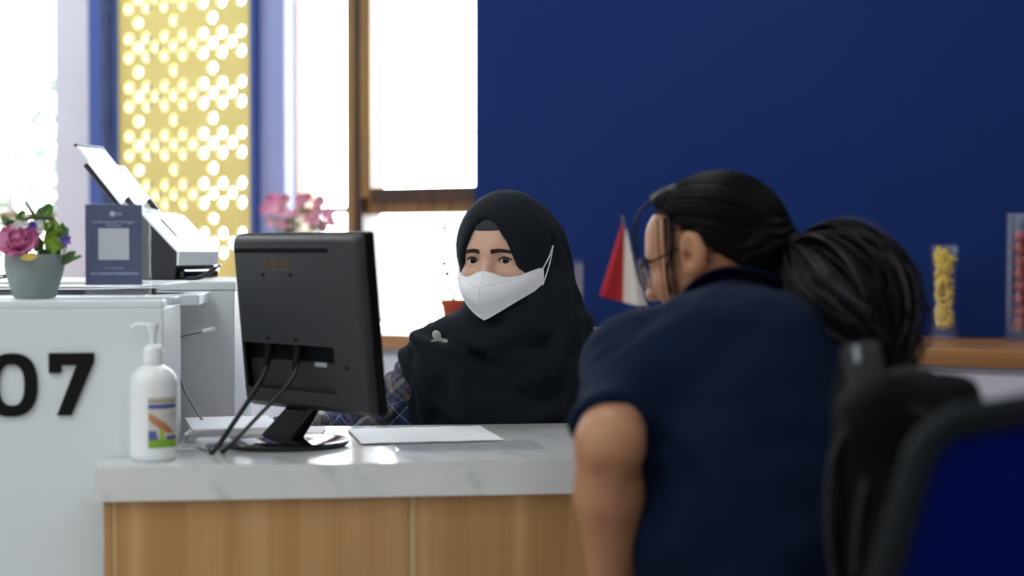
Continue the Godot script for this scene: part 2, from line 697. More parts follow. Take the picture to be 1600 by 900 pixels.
func wall_piece(called: String, m: Material, s0: float, s1: float, y0: float, y1: float, t0: float, t1: float, parent: Node = null) -> MeshInstance3D:
	var p: Node = parent if parent else self
	var o := boxp(Vector3(s1 - s0, y1 - y0, t1 - t0), Vector3((s0 + s1) / 2, (y0 + y1) / 2, (t0 + t1) / 2), called, m, p, 0.001)
	if parent == null:
		o.position = WALL0
		o.rotation.y = WALL_TURN
		o.set_meta("kind", "structure")
	return o

func frame_node(called: String) -> Node3D:
	var o := Node3D.new()
	o.name = called
	add_child(o)
	o.position = WALL0
	o.rotation.y = WALL_TURN
	o.set_meta("kind", "structure")
	return o

func window(called: String, s0: float, s1: float, rail0: float, rail1: float, mull: Array, post := 0.035, post2 := 0.035, casement := false) -> void:
	var w := frame_node(called)
	var y0 := 0.85
	var y1 := 2.55
	for e in [[s0, s0 + post], [s1 - post2, s1]]:
		wall_piece("frame_post", M.sash_shaded if casement else M.sash_wood, e[0], e[1], y0, y1, -0.15, -0.03, w)
	wall_piece("frame_head", M.sash_wood, s0 + post, s1 - post2, y1 - 0.05, y1, -0.15, -0.03, w)
	wall_piece("frame_sill", M.sash_wood, s0 + post, s1 - post2, y0, y0 + 0.012, -0.15, -0.03, w)
	if casement:
		wall_piece("sash_stile", M.sash_wood, s0 + post + 0.001, s0 + post + 0.038, rail1 - 0.03, y1 - 0.05, -0.105, -0.015, w)
		wall_piece("sash_rail", M.sash_shaded, s0 + post + 0.038, s1 - post2, rail1 - 0.045, rail1, -0.105, -0.02, w)
	var cuts := [s0 + post]
	for m in mull:
		cuts.append(m - 0.02)
		cuts.append(m + 0.02)
		wall_piece("mullion", M.sash_wood, m - 0.02, m + 0.02, y0 + 0.012, y1 - 0.05, -0.14, -0.04, w)
	cuts.append(s1 - post2)
	for k in range(0, cuts.size(), 2):
		wall_piece("rail", M.sash_wood, cuts[k], cuts[k + 1], rail0, rail1, -0.13, -0.05, w)
		wall_piece("pane", M.pane_glass, cuts[k], cuts[k + 1], y0 + 0.012, rail0, -0.095, -0.091, w)
		wall_piece("pane", M.pane_glass, cuts[k], cuts[k + 1], rail1, y1 - 0.05, -0.095, -0.091, w)

func ceiling_lamp(x: float, z: float, e: float) -> void:
	var t := thing("ceiling_light", "square recessed panel light in the white ceiling", "light", Vector3(x, 2.985, z), WALL_TURN, "panel lights in the ceiling")
	boxp(Vector3(0.64, 0.03, 0.64), Vector3.ZERO, "rim", M.lamp_rim, t, 0.004)
	boxp(Vector3(0.6, 0.006, 0.6), Vector3(0, -0.017, 0), "diffuser", M.lamp_face, t, 0.001)
	var l := AreaLight3D.new()
	l.name = "panel_glow"
	l.area_size = Vector2(0.6, 0.6)
	l.light_color = Color("f4faf8")
	l.light_energy = e
	l.area_range = 14.0
	l.area_attenuation = 2.0
	l.shadow_enabled = true
	t.add_child(l)
	l.position.y = -0.03
	l.rotation.x = -PI / 2

func room() -> void:
	var wl := -3.2
	var wr := 4.4
	var back := 7.2
	wall_piece("floor", M.floor_tile, wl, wr, -0.15, 0.0, -0.4, back)
	wall_piece("ceiling", M.ceiling, wl, wr, 3.0, 3.15, -0.4, back)
	wall_piece("wall_left", M.white_paint, wl - 0.15, wl, 0.0, 3.0, -0.4, back)
	wall_piece("wall_right", M.white_paint, wr, wr + 0.15, 0.0, 3.0, -0.4, back)
	wall_piece("wall_behind", M.white_paint, wl, wr, 0.0, 3.0, back, back + 0.15)
	wall_piece("wall_back", M.blue_paint, -0.014, wr, 0.0, 3.0, -0.2, 0.0)
	wall_piece("wall_window", M.lilac_paint, wl, -0.014, 0.0, 0.83, -0.2, -0.02)
	wall_piece("wall_lintel", M.lilac_paint, wl, -0.014, 2.55, 3.0, -0.2, -0.02)
	wall_piece("wall_pillar", M.lilac_paint, -1.613, -1.43, 0.83, 2.55, -0.2, 0.06)
	wall_piece("trim_shade_4", M.gap_shade, -1.43, -1.350, 0.86, 2.7, -0.02, 0.0)  # dark strip set in the open gap to paint its shade
	wall_piece("wall_outer_pier", M.grey_render, -2.02, -1.62, -0.35, 3.0, -0.78, -0.72)
	wall_piece("trim_1", M.trim_lit_blue, -1.43, -1.376, 0.86, 3.0, -0.02, 0.10)
	wall_piece("trim_2", M.trim_lit_blue, -0.80, -0.782, 0.86, 3.0, -0.2, 0.06)
	wall_piece("wall_pier", M.sheen_blue, -0.782, -0.685, 0.86, 3.0, -0.2, 0.03)  # face of the blue column, its reflected light painted on
	window("window_1", -3.2, -1.613, 1.2, 1.222, [-2.35])
	window("window_2", -1.43, -0.80, 1.205, 1.225, [], 0.02, 0.01)
	window("window_3", -0.685, -0.462, 1.205, 1.225, [], 0.006, 0.03)
	window("window_4", -0.462, -0.014, 1.2, 1.282, [], 0.032, 0.004, true)
	# perforated screen
	var sc := frame_node("trim_3")
	tag(sc, "golden yellow perforated screen panel beside the window", "", "", "structure")
	perforated(sc)
	for z in [0.4, 3.1, 5.6]:
		for s in [-1.6, 0.6, 2.8]:
			var p := wp(s, 0, z + 0.6)
			ceiling_lamp(p.x, p.z, (0.6 if z < 1.0 else 0.95 if z < 4.0 else 1.3) * (1.45 if s < 0.0 else 1.15 if s < 2.0 else 0.4))

func perforated(parent: Node) -> void:
	var P := 0.152
	var Q := 0.166
	var s0 := -1.356
	var s1 := -0.80
	var y0 := 0.86
	var y1 := 2.7
	var th := 0.02
	var rad := 0.0178
	var g := Geo.new()
	var cols := [[0.5], [0.305, 0.695], [0.0, 0.5], [0.305, 0.695]]
	var cw := P / 4.0
	var nc := int(floor((s1 - s0 - 0.03) / cw))
	var xs := s0 + 0.024
	for c in nc:
		var x0 := xs + c * cw
		var ys := []
		var base := floorf(y0 / Q) - 1.0
		for r in 16:
			for h in cols[(c + 1) % 4]:
				var y: float = (base + r + h) * Q + 0.03
				if y > y0 + 0.03 and y < y1 - 0.03: ys.append(y)
		ys.sort()
		var pv := PackedVector3Array()
		var pi := PackedInt32Array()
		for k in ys.size():
			var lo: float = y0 if k == 0 else (ys[k - 1] + ys[k]) / 2
			var hi: float = y1 if k == ys.size() - 1 else (ys[k] + ys[k + 1]) / 2
			var ctr := Vector2(x0 + cw / 2, ys[k])
			var an := []
			for a in 12: an.append(TAU * a / 12.0 + 0.02)
			for q in [Vector2(x0, lo), Vector2(x0 + cw, lo), Vector2(x0 + cw, hi), Vector2(x0, hi)]: an.append(fposmod((q - ctr).angle(), TAU))
			an.sort()
			var m := an.size()
			var b := pv.size()
			for a in an:
				var dir := Vector2(cos(a), sin(a))
				var tx: float = (cw / 2) / maxf(absf(dir.x), 1e-6)
				var ty: float = ((hi - ctr.y) if dir.y > 0 else (ctr.y - lo)) / maxf(absf(dir.y), 1e-6)
				var o := ctr + dir * minf(tx, ty)
				var i := ctr + dir * rad
				pv.append(Vector3(o.x, o.y, 0))
				pv.append(Vector3(i.x, i.y, 0))
				pv.append(Vector3(i.x, i.y, -th))
				pv.append(Vector3(o.x, o.y, -th))
			for j in m:
				var e := b + j * 4
				var f := b + ((j + 1) % m) * 4
				for q in 4:
					var q2 := (q + 1) % 4
					if q == 3: continue
					pi.append_array(PackedInt32Array([e + q, e + q2, f + q, f + q, e + q2, f + q2]))
		g.add([pv, pi], 30.0)
	g.add(rbox(Vector3(0.024, y1 - y0, th + 0.006), 0.002), 0.0, at(Vector3(s0 + 0.012, (y0 + y1) / 2, -th / 2)))
	g.add(rbox(Vector3(s1 - (xs + nc * cw), y1 - y0, th + 0.006), 0.002), 0.0, at(Vector3((s1 + xs + nc * cw) / 2, (y0 + y1) / 2, -th / 2)))
	var o := obj(g, "perforated_panel", M.gold_screen, parent)
	o.position.z = 0.03

func outside() -> void:
	var g := boxp(Vector3(40, 0.1, 24), Vector3(-4, -0.4, -18), "ground", M.outside_ground, self)
	g.set_meta("kind", "structure")
	for k in 3:
		var p := spot([20, 105, -70][k], 0, [9.0, 12.5, 15.5][k])
		var t := thing("garden_tree", ["pale leafy tree close outside the left window", "pale tree farther off behind the pillar side of the left window", "tall pale tree at the outer edge of the left window"][k], "tree", Vector3(p.x, -0.35, p.z), 0.0, "trees outside the window")
		part(tube([Vector3(0, 0, 0), Vector3(0.05, 0.9, 0), Vector3(0, 1.8, 0.05)], [0.09, 0.07, 0.03], 8), "trunk", M.bark, t, Transform3D.IDENTITY, 180.0)
		var lf := Geo.new()
		for i in 420:
			var d := Vector3(rng.randfn(), rng.randfn(), rng.randfn()).normalized() * pow(rng.randf(), 0.4)
			var c := Vector3(0, 1.75, 0) + d * Vector3(0.9, 0.9, 0.9)
			var b := Basis.from_euler(Vector3(rng.randf() * TAU, rng.randf() * TAU, rng.randf() * TAU))
			lf.add(extrude([Vector2(-0.07, 0), Vector2(-0.02, 0.035), Vector2(0.07, 0), Vector2(-0.02, -0.035)], 0, 0.002), 0.0, at(c, b))
		tag(obj(lf, "foliage", M.outside_leaf, t), "", "", "", "stuff")

func ledge() -> void:
	var t := thing("low_cabinet", "long white cabinet with a wooden top along the blue wall and windows", "cabinet", WALL0, WALL_TURN)
	boxp(Vector3(5.9, 0.042, 0.53), Vector3(1.25, 0.829, 0.275), "wooden_top", M.ledge_wood, t, 0.003)
	boxp(Vector3(5.84, 0.75, 0.48), Vector3(1.25, 0.432, 0.265), "body", M.lilac_paint, t, 0.002)
	for k in 8: boxp(Vector3(0.725, 0.66, 0.018), Vector3(-1.3 + k * 0.73, 0.46, 0.515), "door", M.lilac_paint, t, 0.003)
	boxp(Vector3(5.8, 0.06, 0.42), Vector3(1.25, 0.03, 0.25), "plinth", M.grey_board, t, 0.002)

func desk_group() -> void:
	var d := thing("reception_desk", "oak fronted desk body with pale upright trims below the marble worktop", "desk", DESK0, DESK_TURN)
	var xs := [0.012, 0.018, 0.024, 0.474, 0.481, 0.936, 0.943, 1.138]
	boxp(Vector3(0.012, 0.69, 0.03), Vector3(0.017, 0.351, -0.03), "front_panel", M.desk_wood, d, 0.001)
	boxp(Vector3(0.445, 0.69, 0.018), Vector3(0.2515, 0.351, -0.024), "front_panel", M.desk_wood, d, 0.001)
	boxp(Vector3(0.452, 0.69, 0.018), Vector3(0.711, 0.351, -0.024), "front_panel", M.desk_wood, d, 0.001)
	boxp(Vector3(0.192, 0.69, 0.018), Vector3(1.042, 0.351, -0.024), "front_panel", M.desk_wood, d, 0.001)
	for x in [0.0262, 0.4795, 0.9415]: boxp(Vector3(0.0075 if x < 0.1 else 0.011, 0.69, 0.016), Vector3(x, 0.351, -0.0245), "trim_strip", M.pale_trim, d, 0.001)
	boxp(Vector3(0.018, 0.69, 0.46), Vector3(1.129, 0.351, -0.265), "side_panel", M.desk_wood, d, 0.001)
	var top := Geo.new()
	var poly := [Vector2(0, 0), Vector2(1.15, 0), Vector2(1.15, 0.52), Vector2(0.096, 0.52), Vector2(0.096, 0.11), Vector2(0, 0.11)]
	top.add(extrude(poly, 0.0, 0.0515), 0.0, at(Vector3(0, 0.6975, 0), Basis(Vector3.RIGHT, -PI / 2)))
	top.add(extrude([Vector2(0.001, 0.001), Vector2(1.149, 0.001), Vector2(1.149, 0.519), Vector2(0.097, 0.519), Vector2(0.097, 0.109), Vector2(0.001, 0.109)], 0.0515, 0.0525), 0.0, at(Vector3(0, 0.6975, 0), Basis(Vector3.RIGHT, -PI / 2)))
	var o := obj(top, "marble_worktop", M.marble)
	o.position = DESK0
	o.rotation.y = DESK_TURN
	tag(o, "thick grey veined white marble worktop of the oak desk", "worktop")
	# high counter with the number
	var c := thing("high_counter", "tall white counter carrying the black number 07", "counter", DESK0, DESK_TURN)
	boxp(Vector3(1.1, 0.985, 0.275), Vector3(-0.46, 0.4925, -0.2525), "body", M.counter_white, c, 0.002)
	boxp(Vector3(1.1, 0.013, 0.06), Vector3(-0.46, 0.9915, -0.145), "top_lip", M.counter_white, c, 0.002)
	boxp(Vector3(1.1, 0.013, 0.10), Vector3(-0.46, 0.9915, -0.34), "top_lip", M.counter_white, c, 0.002)
	var seven := [Vector2(0, 0.098), Vector2(0.069, 0.098), Vector2(0.069, 0.084), Vector2(0.034, 0), Vector2(0.012, 0), Vector2(0.042, 0.079), Vector2(0.0185, 0.079), Vector2(0.0185, 0.067), Vector2(0, 0.067)]
	part(extrude(seven, 0, 0.006), "digit_seven", M.black_gloss, c, at(Vector3(-0.0855, 0.8175, -0.115)), 0.0)
	var ri := []
	for k in 2:
		for sgn in 2:
			pass
	var oval := func(rx: float, ry: float, z: float):
		var r := []
		for j in 40:
			var a := TAU * j / 40
			var q := pow(pow(absf(cos(a)), 2.5) + pow(absf(sin(a)), 2.5), -1.0 / 2.5)
			r.append(Vector3(cos(a) * rx * q, sin(a) * ry * q, z))
		return r
	ri = [oval.call(0.039, 0.0495, 0.0), oval.call(0.039, 0.0495, 0.006), oval.call(0.0195, 0.0325, 0.006), oval.call(0.0195, 0.0325, 0.0), oval.call(0.039, 0.0495, 0.0)]
	part(loft(ri, false), "digit_zero", M.black_gloss, c, at(Vector3(-0.1425, 0.866, -0.115)), 20.0)
	# slab behind it, on the return
	var r2 := thing("counter_return", "white return counter with a projecting top board behind the number counter", "counter", DESK0, DESK_TURN)
	boxp(Vector3(1.1, 0.02, 0.25), Vector3(-0.43, 0.989, -0.54), "top_board", M.counter_white, r2, 0.002)
	boxp(Vector3(1.04, 0.978, 0.23), Vector3(-0.46, 0.489, -0.54), "body", M.counter_white, r2, 0.002)
	var w2 := thing("side_unit", "plain white tall unit on which the document scanner stands", "cabinet", spot(366, 398, 3.0) * Vector3(1, 0, 1), DESK_TURN)
	boxp(Vector3(1.0, 1.0, 0.55), Vector3(-0.5, 0.5, -0.275), "body", M.counter_white, w2, 0.002)
	boxp(Vector3(1.004, 0.018, 0.554), Vector3(-0.5, 1.009, -0.275), "top_board", M.counter_white, w2, 0.002)

func rrect(hw: float, hh: float, r: float, z: float, cx := 0.0, cy := 0.0) -> Array:
	var out := []
	for q in 4:
		var c := Vector2(hw - r, hh - r) * Vector2([1, -1, -1, 1][q], [1, 1, -1, -1][q])
		for k in 4:
			var a := PI / 2 * q + PI / 2 * k / 3.0
			out.append(Vector3(cx + c.x + cos(a) * r, cy + c.y + sin(a) * r, z))
	return out

func monitor() -> void:
	var base := spot(446, 0, 2.575)
	base.y = 0.75
	var t := thing("computer_monitor", "black computer monitor seen from behind on the marble worktop", "monitor", base)
	# base plate and neck
	part(lathe([[0.0, 0.0005], [0.098, 0.0005], [0.106, 0.003], [0.108, 0.007], [0.104, 0.011], [0.06, 0.014], [0.0, 0.015]], 48), "base_plate", M.gloss_black, t, at(Vector3.ZERO, Basis.from_scale(Vector3(1, 1, 0.92))), 60.0)
	var th := 0.76
	var head := Transform3D(Basis(Vector3.UP, -th), Vector3(-0.353, 0.957, -2.52) - base)
	var nb := Basis(Vector3.UP, -th)
	var nk := []
	for k in 7:
		var f := k / 6.0
		var y := lerpf(0.008, 0.085, f)
		var z := lerpf(-0.012, -0.040, f)
		var w := lerpf(0.043, 0.032, f)
		var ring := []
		for p in rrect(w, lerpf(0.017, 0.011, f), 0.008, 0.0): ring.append(nb * Vector3(p.x + lerpf(-0.012, 0.0, f), y, z + p.y) + Vector3(lerpf(-0.012, head.origin.x, f * 0.8), 0, lerpf(0, head.origin.z * 0.6, f)))
		nk.append(ring)
	part(loft(nk), "neck", M.gloss_black, t, Transform3D.IDENTITY, 50.0)
	# panel
	var pn := Node3D.new()
	pn.name = "panel"
	t.add_child(pn)
	pn.transform = head * Transform3D(Basis(Vector3.RIGHT, 0.10), Vector3.ZERO)
	var W := 0.168
	var H := 0.1475
	part(loft([rrect(W, H, 0.006, -0.034), rrect(W, H, 0.006, -0.018), rrect(W - 0.001, H - 0.001, 0.006, -0.0165)]), "bezel", M.deep_black, pn, Transform3D.IDENTITY, 30.0)
	part(rbox(Vector3(2 * W - 0.03, 2 * H - 0.034, 0.002), 0.0005), "screen", M.screen_dark, pn, at(Vector3(0, 0.002, -0.0345)), 0.0)
	# back shell with the port bay left open
	var g := Geo.new()
	var bx0 := -0.150
	var bx1 := 0.088
	var by0 := -0.113
	var by1 := -0.036
	var iw := W - 0.014
	var ih := H - 0.012
	var rings := [rrect(W - 0.002, H - 0.002, 0.006, -0.0165), rrect(W - 0.005, H - 0.004, 0.008, -0.008), rrect(iw + 0.004, ih + 0.003, 0.010, -0.002), rrect(iw, ih, 0.010, 0.0)]
	g.add(loft(rings, false), 50.0)
	for r in [[-iw, iw, by1, ih], [-iw, iw, -ih, by0], [-iw, bx0, by0, by1], [bx1, iw, by0, by1]]:
		g.add(rbox(Vector3(r[1] - r[0], r[3] - r[2], 0.004), 0.0004), 0.0, at(Vector3((r[0] + r[1]) / 2, (r[2] + r[3]) / 2, -0.0019)))
	var sh := obj(g, "back_shell", M.monitor_black, pn)
	boxp(Vector3(bx1 - bx0, 0.03, 0.002), Vector3((bx0 + bx1) / 2, by1 - 0.014, -0.0145), "port_strip", M.deep_black, sh, 0.0003)
	boxp(Vector3(bx1 - bx0 + 0.004, by1 - by0 + 0.004, 0.002), Vector3((bx0 + bx1) / 2, (by0 + by1) / 2, -0.0158), "port_bay", M.monitor_black, sh, 0.0003)
	boxp(Vector3(0.246, 0.0078, 0.002), Vector3(-0.030, 0.1205, 0.0), "vent_slot", M.deep_black, sh, 0.0005)
	boxp(Vector3(0.03, 0.017, 0.001), Vector3(0.035, -0.064, -0.0145), "rating_label", M.label_grey, sh, 0.0002)
	boxp(Vector3(0.045, 0.005, 0.001), Vector3(0.078, -0.060, -0.0145), "print_line", M.label_grey, sh, 0.0002)
	for p in [[-0.08, 0.080], [-0.006, 0.080], [-0.08, -0.027], [-0.006, -0.027], [0.118, -0.068]]:
		part(lathe([[0.0, 0.0], [0.0034, 0.0], [0.0034, 0.0012], [0.002, 0.0012], [0.0, 0.0006]], 12), "screw", M.deep_black, sh, at(Vector3(p[0], p[1], -0.0002), Basis(Vector3.RIGHT, PI / 2)))
	# the maker's four slanted letters
	var lg := Node3D.new()
	lg.name = "logo"
	pn.add_child(lg)
	lg.position = Vector3(-0.078, 0.089, 0.0)
	var strokes := {
		"letter_a": [[0.0, 0.0, 0.011, 0.018, 0.0026], [0.008, 0.005, 0.016, 0.005, 0.0028], [0.0155, 0.0, 0.0175, 0.018, 0.0026]],
		"letter_s": [[0.021, 0.0, 0.034, 0.0, 0.0028], [0.034, 0.0, 0.0345, 0.007, 0.0028], [0.0235, 0.0085, 0.0345, 0.0075, 0.0028], [0.0235, 0.0085, 0.0245, 0.016, 0.0028], [0.0245, 0.0165, 0.036, 0.0165, 0.0028]],
		"letter_u": [[0.0395, 0.002, 0.041, 0.018, 0.0028], [0.0395, 0.0, 0.0505, 0.0, 0.0028], [0.0515, 0.002, 0.053, 0.018, 0.0028]],
	}
	strokes["letter_s_"] = strokes["letter_s"]
	for k in ["letter_a", "letter_s", "letter_u", "letter_s_"]:
		var lgq := Geo.new()
		for s in strokes[k]:
			var a := Vector2(s[0], s[1])
			var b := Vector2(s[2], s[3])
			if k == "letter_s_":
				a.x += 0.0345
				b.x += 0.0345
			var nrm: Vector2 = (b - a).orthogonal().normalized() * s[4] / 2.0
			lgq.add(extrude([a + nrm, b + nrm, b - nrm, a - nrm], -0.0003, 0.0007), 0.0)
		obj(lgq, k.trim_suffix("_"), M.logo_bronze, lg)
	# two leads hanging from the bay to the worktop
	var to_t := pn.transform
	for k in 2:
		var s: Vector3 = to_t * Vector3([-0.085, -0.008][k], -0.050, -0.004)
		var e: Vector3 = spot([334, 352][k], 0, [2.45, 2.46][k]) - base
		e.y = 0.0035
		var m1: Vector3 = s + Vector3(-0.006, -0.04, 0.03)
		var m2: Vector3 = s.lerp(e, 0.62) + Vector3(0.0, -0.012, 0.01)
		var e2 := e + Vector3(-0.04, 0, -0.22)
		part(tube(spline([s, m1, m2, e + Vector3(0, 0.004, 0), e + Vector3(-0.015, 0, -0.05), e2], 8), [0.004, 0.0033][k], 8), "lead", M.cable_black, t, Transform3D.IDENTITY, 180.0)
		part(tube([s + Vector3(0, 0.014, -0.004), s, s.lerp(m1, 0.6)], [0.008, 0.0075, 0.0055], 10), "plug", M.deep_black, t, Transform3D.IDENTITY, 40.0)

# ---------------------------------------------------------------- people
const WH := Vector3(-0.013, 1.086, -2.97)
var wb: Basis
var wbt: Basis
var fold := FastNoiseLite.new()
var ridges := []

func head_skin(p: Vector3) -> float:
	# p in head axes: x to the wearer's left, y up, z forward
	var f := ell(p, Vector3(0, -0.002, -0.006), Vector3(0.075, 0.094, 0.098))
	f = smin(f, ell(p, Vector3(0, -0.062, 0.028), Vector3(0.054, 0.062, 0.058)), 0.03)
	f = smin(f, ell(p, Vector3(0, 0.018, 0.052), Vector3(0.056, 0.045, 0.040)), 0.025)
	var q := Vector3(absf(p.x), p.y, p.z)
	f = smin(f, ell(q, Vector3(0.037, -0.05, 0.052), Vector3(0.028, 0.024, 0.03)), 0.025)
	f = smin(f, cap(q, Vector3(0.010, -0.006, 0.087), Vector3(0.044, -0.006, 0.072), 0.010, 0.009), 0.02)
	f = smax(f, -ell(q, Vector3(0.033, -0.024, 0.106), Vector3(0.024, 0.015, 0.020)), 0.014)
	f = smin(f, cap(p, Vector3(0, -0.014, 0.086), Vector3(0, -0.058, 0.105), 0.0075, 0.011), 0.016)
	f = smin(f, ell(q, Vector3(0.012, -0.060, 0.099), Vector3(0.010, 0.008, 0.011)), 0.01)
	f = smin(f, ell(p, Vector3(0, -0.087, 0.083), Vector3(0.026, 0.008, 0.012)), 0.01)
	f = smax(f, -ell(p, Vector3(0, -0.087, 0.097), Vector3(0.024, 0.0016, 0.008)), 0.004)
	f = smin(f, ell(p, Vector3(0, -0.112, 0.074), Vector3(0.02, 0.014, 0.016)), 0.018)
	# lids over the eyeball with an almond opening
	var e := q - Vector3(0.033, -0.024, 0.0725)
	var lid := e.length() - 0.0152
	f = smin(f, lid, 0.006)
	var up := Vector2(e.x + 0.001, e.y + 0.0142).length() - 0.0202
	var dn := Vector2(e.x, e.y - 0.0165).length() - 0.0218
	var alm := maxf(up, dn)
	f = smax(f, -maxf(alm, maxf(-e.z + 0.002, e.length() - 0.022)), 0.002)
	return f

func woman_neck(p: Vector3) -> float:
	var f := cap(p, Vector3(0.0, 1.02, -2.99), Vector3(0.0, 0.93, -3.04), 0.052, 0.056)
	f = smin(f, cap(p, Vector3(-0.12, 0.885, -3.05), Vector3(0.12, 0.885, -3.06), 0.05, 0.05), 0.06)
	f = smin(f, ell(p, Vector3(0, 0.78, -3.07), Vector3(0.125, 0.18, 0.085)), 0.05)
	f = smin(f, cap(p, Vector3(0, 0.66, -3.08), Vector3(0, 0.54, -3.12), 0.10, 0.13), 0.05)
	for s in 2:
		var arm := arm_pts(s)
		f = smin(f, cap(p, arm[0], arm[1], 0.044, 0.036), 0.03)
		f = smin(f, cap(p, arm[1], arm[2], 0.036, 0.024), 0.01)
	return f

func arm_pts(s: int) -> Array:
	if s == 0: return [Vector3(-0.158, 0.875, -3.04), Vector3(-0.252, 0.722, -3.07), Vector3(-0.44, 0.722, -2.965)]
	return [Vector3(0.150, 0.88, -3.06), Vector3(0.215, 0.67, -3.08), Vector3(0.10, 0.66, -2.98)]

func hand_field(p: Vector3, h: Transform3D, mirror: float, curl: float) -> float:
	# palm in local axes: fingers along +x, back of the hand up +y, thumb on +z * mirror
	var q := h.affine_inverse() * p
	q.z *= mirror
	var f := ell(q, Vector3(0.040, 0, 0.0), Vector3(0.046, 0.015, 0.040))
	f = smin(f, cap(q, Vector3(-0.03, 0, 0), Vector3(0.01, 0, 0), 0.024, 0.026), 0.03)
	for k in 4:
		var z := 0.029 - k * 0.0195
		var ln: float = [0.07, 0.078, 0.072, 0.056][k]
		var a := Vector3(0.068 - absf(k - 1.3) * 0.004, 0.002, z)
		var b := a + Vector3(cos(curl * 0.5), -sin(curl * 0.5), 0.04 * (1.5 - k)) * ln * 0.45
		var c := b + Vector3(cos(curl * 1.3), -sin(curl * 1.3), 0.0) * ln * 0.33
		var d := c + Vector3(cos(curl * 2.0), -sin(curl * 2.0), 0.0) * ln * 0.24
		f = smin(f, minf(cap(q, a, b, 0.0092, 0.0085), minf(cap(q, b, c, 0.0085, 0.0078), cap(q, c, d, 0.0078, 0.0068))), 0.006)
	var t0 := Vector3(0.012, -0.004, 0.026)
	var t1 := Vector3(0.042, -0.010, 0.052)
	var t2 := Vector3(0.066, -0.014, 0.058)
	f = smin(f, minf(cap(q, t0, t1, 0.014, 0.0105), cap(q, t1, t2, 0.0105, 0.008)), 0.012)
	return f

func hijab_field(p: Vector3) -> float:
	var h := wbt * (p - WH)
	var f := ell(h, Vector3(0, -0.002, -0.009), Vector3(0.094, 0.112, 0.121))
	f = smin(f, ell(h, Vector3(0, -0.078, 0.004), Vector3(0.074, 0.068, 0.072)), 0.03)
	# bulk of cloth gathered at the back of the head
	f = smin(f, ell(p, Vector3(0.030, 1.045, -3.02), Vector3(0.088, 0.115, 0.09)), 0.03)
	# opening for the face
	var ox := h.x
	var oy := h.y + 0.042
	var wdt := 0.0545 if oy < 0.0 else 0.0545 * (1.0 - 0.26 * oy / 0.094)
	var o := (sqrt(pow(ox / wdt, 2.0) + pow(oy / 0.094, 2.0)) - 1.0) * 0.05
	o = maxf(o, -(h.z - 0.0))
	f = smax(f, -o, 0.010)
	# throat and shoulders
	var g := ell(p, Vector3(-0.012, 0.942, -2.965), Vector3(0.088, 0.072, 0.084))
	g = smin(g, ell(p, Vector3(0.040, 0.94, -3.00), Vector3(0.098, 0.14, 0.10)), 0.04)
	g = smin(g, cap(p, Vector3(-0.155, 0.862, -3.03), Vector3(0.075, 0.885, -3.03), 0.062, 0.09), 0.06)
	g = smin(g, ell(p, Vector3(-0.030, 0.80, -3.035), Vector3(0.166, 0.155, 0.128)), 0.05)
	g = smin(g, ell(p, Vector3(-0.026, 0.68, -3.045), Vector3(0.168, 0.22, 0.125)), 0.05)
	# hanging folds: arcs slung from the pinned shoulder to the other side, and soft long pleats
	var front := clampf((p.z + 3.06) / 0.06, 0.0, 1.0)
	var x := p.x + 0.02
	var drop := clampf((0.99 - p.y) / 0.10, 0.0, 1.0)
	var sling := p.y - 0.86 + 0.50 * x - 1.6 * x * x + fold.get_noise_3dv(p * 0.6) * 0.035
	var w1 := sin(sling * 70.0)
	w1 = signf(w1) * pow(absf(w1), 0.8)
	var low := smoothstep(0.74, 0.88, p.y)
	g -= front * drop * 0.0130 * w1 * (0.35 + 0.65 * smoothstep(0.78, 0.90, p.y))
	g -= front * (1.0 - low) * 0.007 * sin(p.x * 36.0 - p.y * 12.0 + fold.get_noise_3dv(p * 0.4) * 2.0)
	g -= fold.get_noise_3dv(p * 0.7) * 0.006
	for r in ridges:
		if (p - r[4]).length_squared() < r[5]:
			for k in r[0].size() - 1: g = smin(g, cap(p, r[0][k], r[0][k + 1], r[1][k], r[1][k + 1]), 0.022)
	f = smin(f, g, 0.022)
	# a few fine pleats running up the side of the head
	var side := clampf((h.x - 0.02) / 0.05, 0.0, 1.0) * clampf((0.09 - h.y) / 0.06, 0.0, 1.0) * clampf((0.02 - h.z) / 0.02, 0.0, 1.0)
	f -= 0.0022 * side * sin((h.z * 1.0 - h.y * 0.25) * 150.0 + fold.get_noise_3dv(p) * 3.0)
	f -= fold.get_noise_3dv(p * 2.5) * 0.0012
	return f * 0.8

func shirt_field(p: Vector3) -> float:
	var f := 1.0
	f = ell(p, Vector3(-0.005, 0.80, -3.075), Vector3(0.155, 0.16, 0.105))
	f = smin(f, cap(p, Vector3(-0.145, 0.862, -3.05), Vector3(0.155, 0.878, -3.07), 0.048, 0.055), 0.05)
	f = smin(f, ell(p, Vector3(0.0, 0.60, -3.09), Vector3(0.165, 0.20, 0.125)), 0.06)
	for s in 2:
		var a := arm_pts(s)
		f = smin(f, cap(p, a[0] + Vector3(0, -0.015, 0), a[1], 0.050, 0.052), 0.03)
		f = smin(f, cap(p, a[1], a[2], 0.052, 0.036), 0.02)
	f -= fold.get_noise_3dv(p * 1.6) * 0.011
	f -= 0.004 * sin(p.x * 60.0 + p.y * 50.0 + fold.get_noise_3dv(p * 0.8) * 6.0)
	return f * 0.8

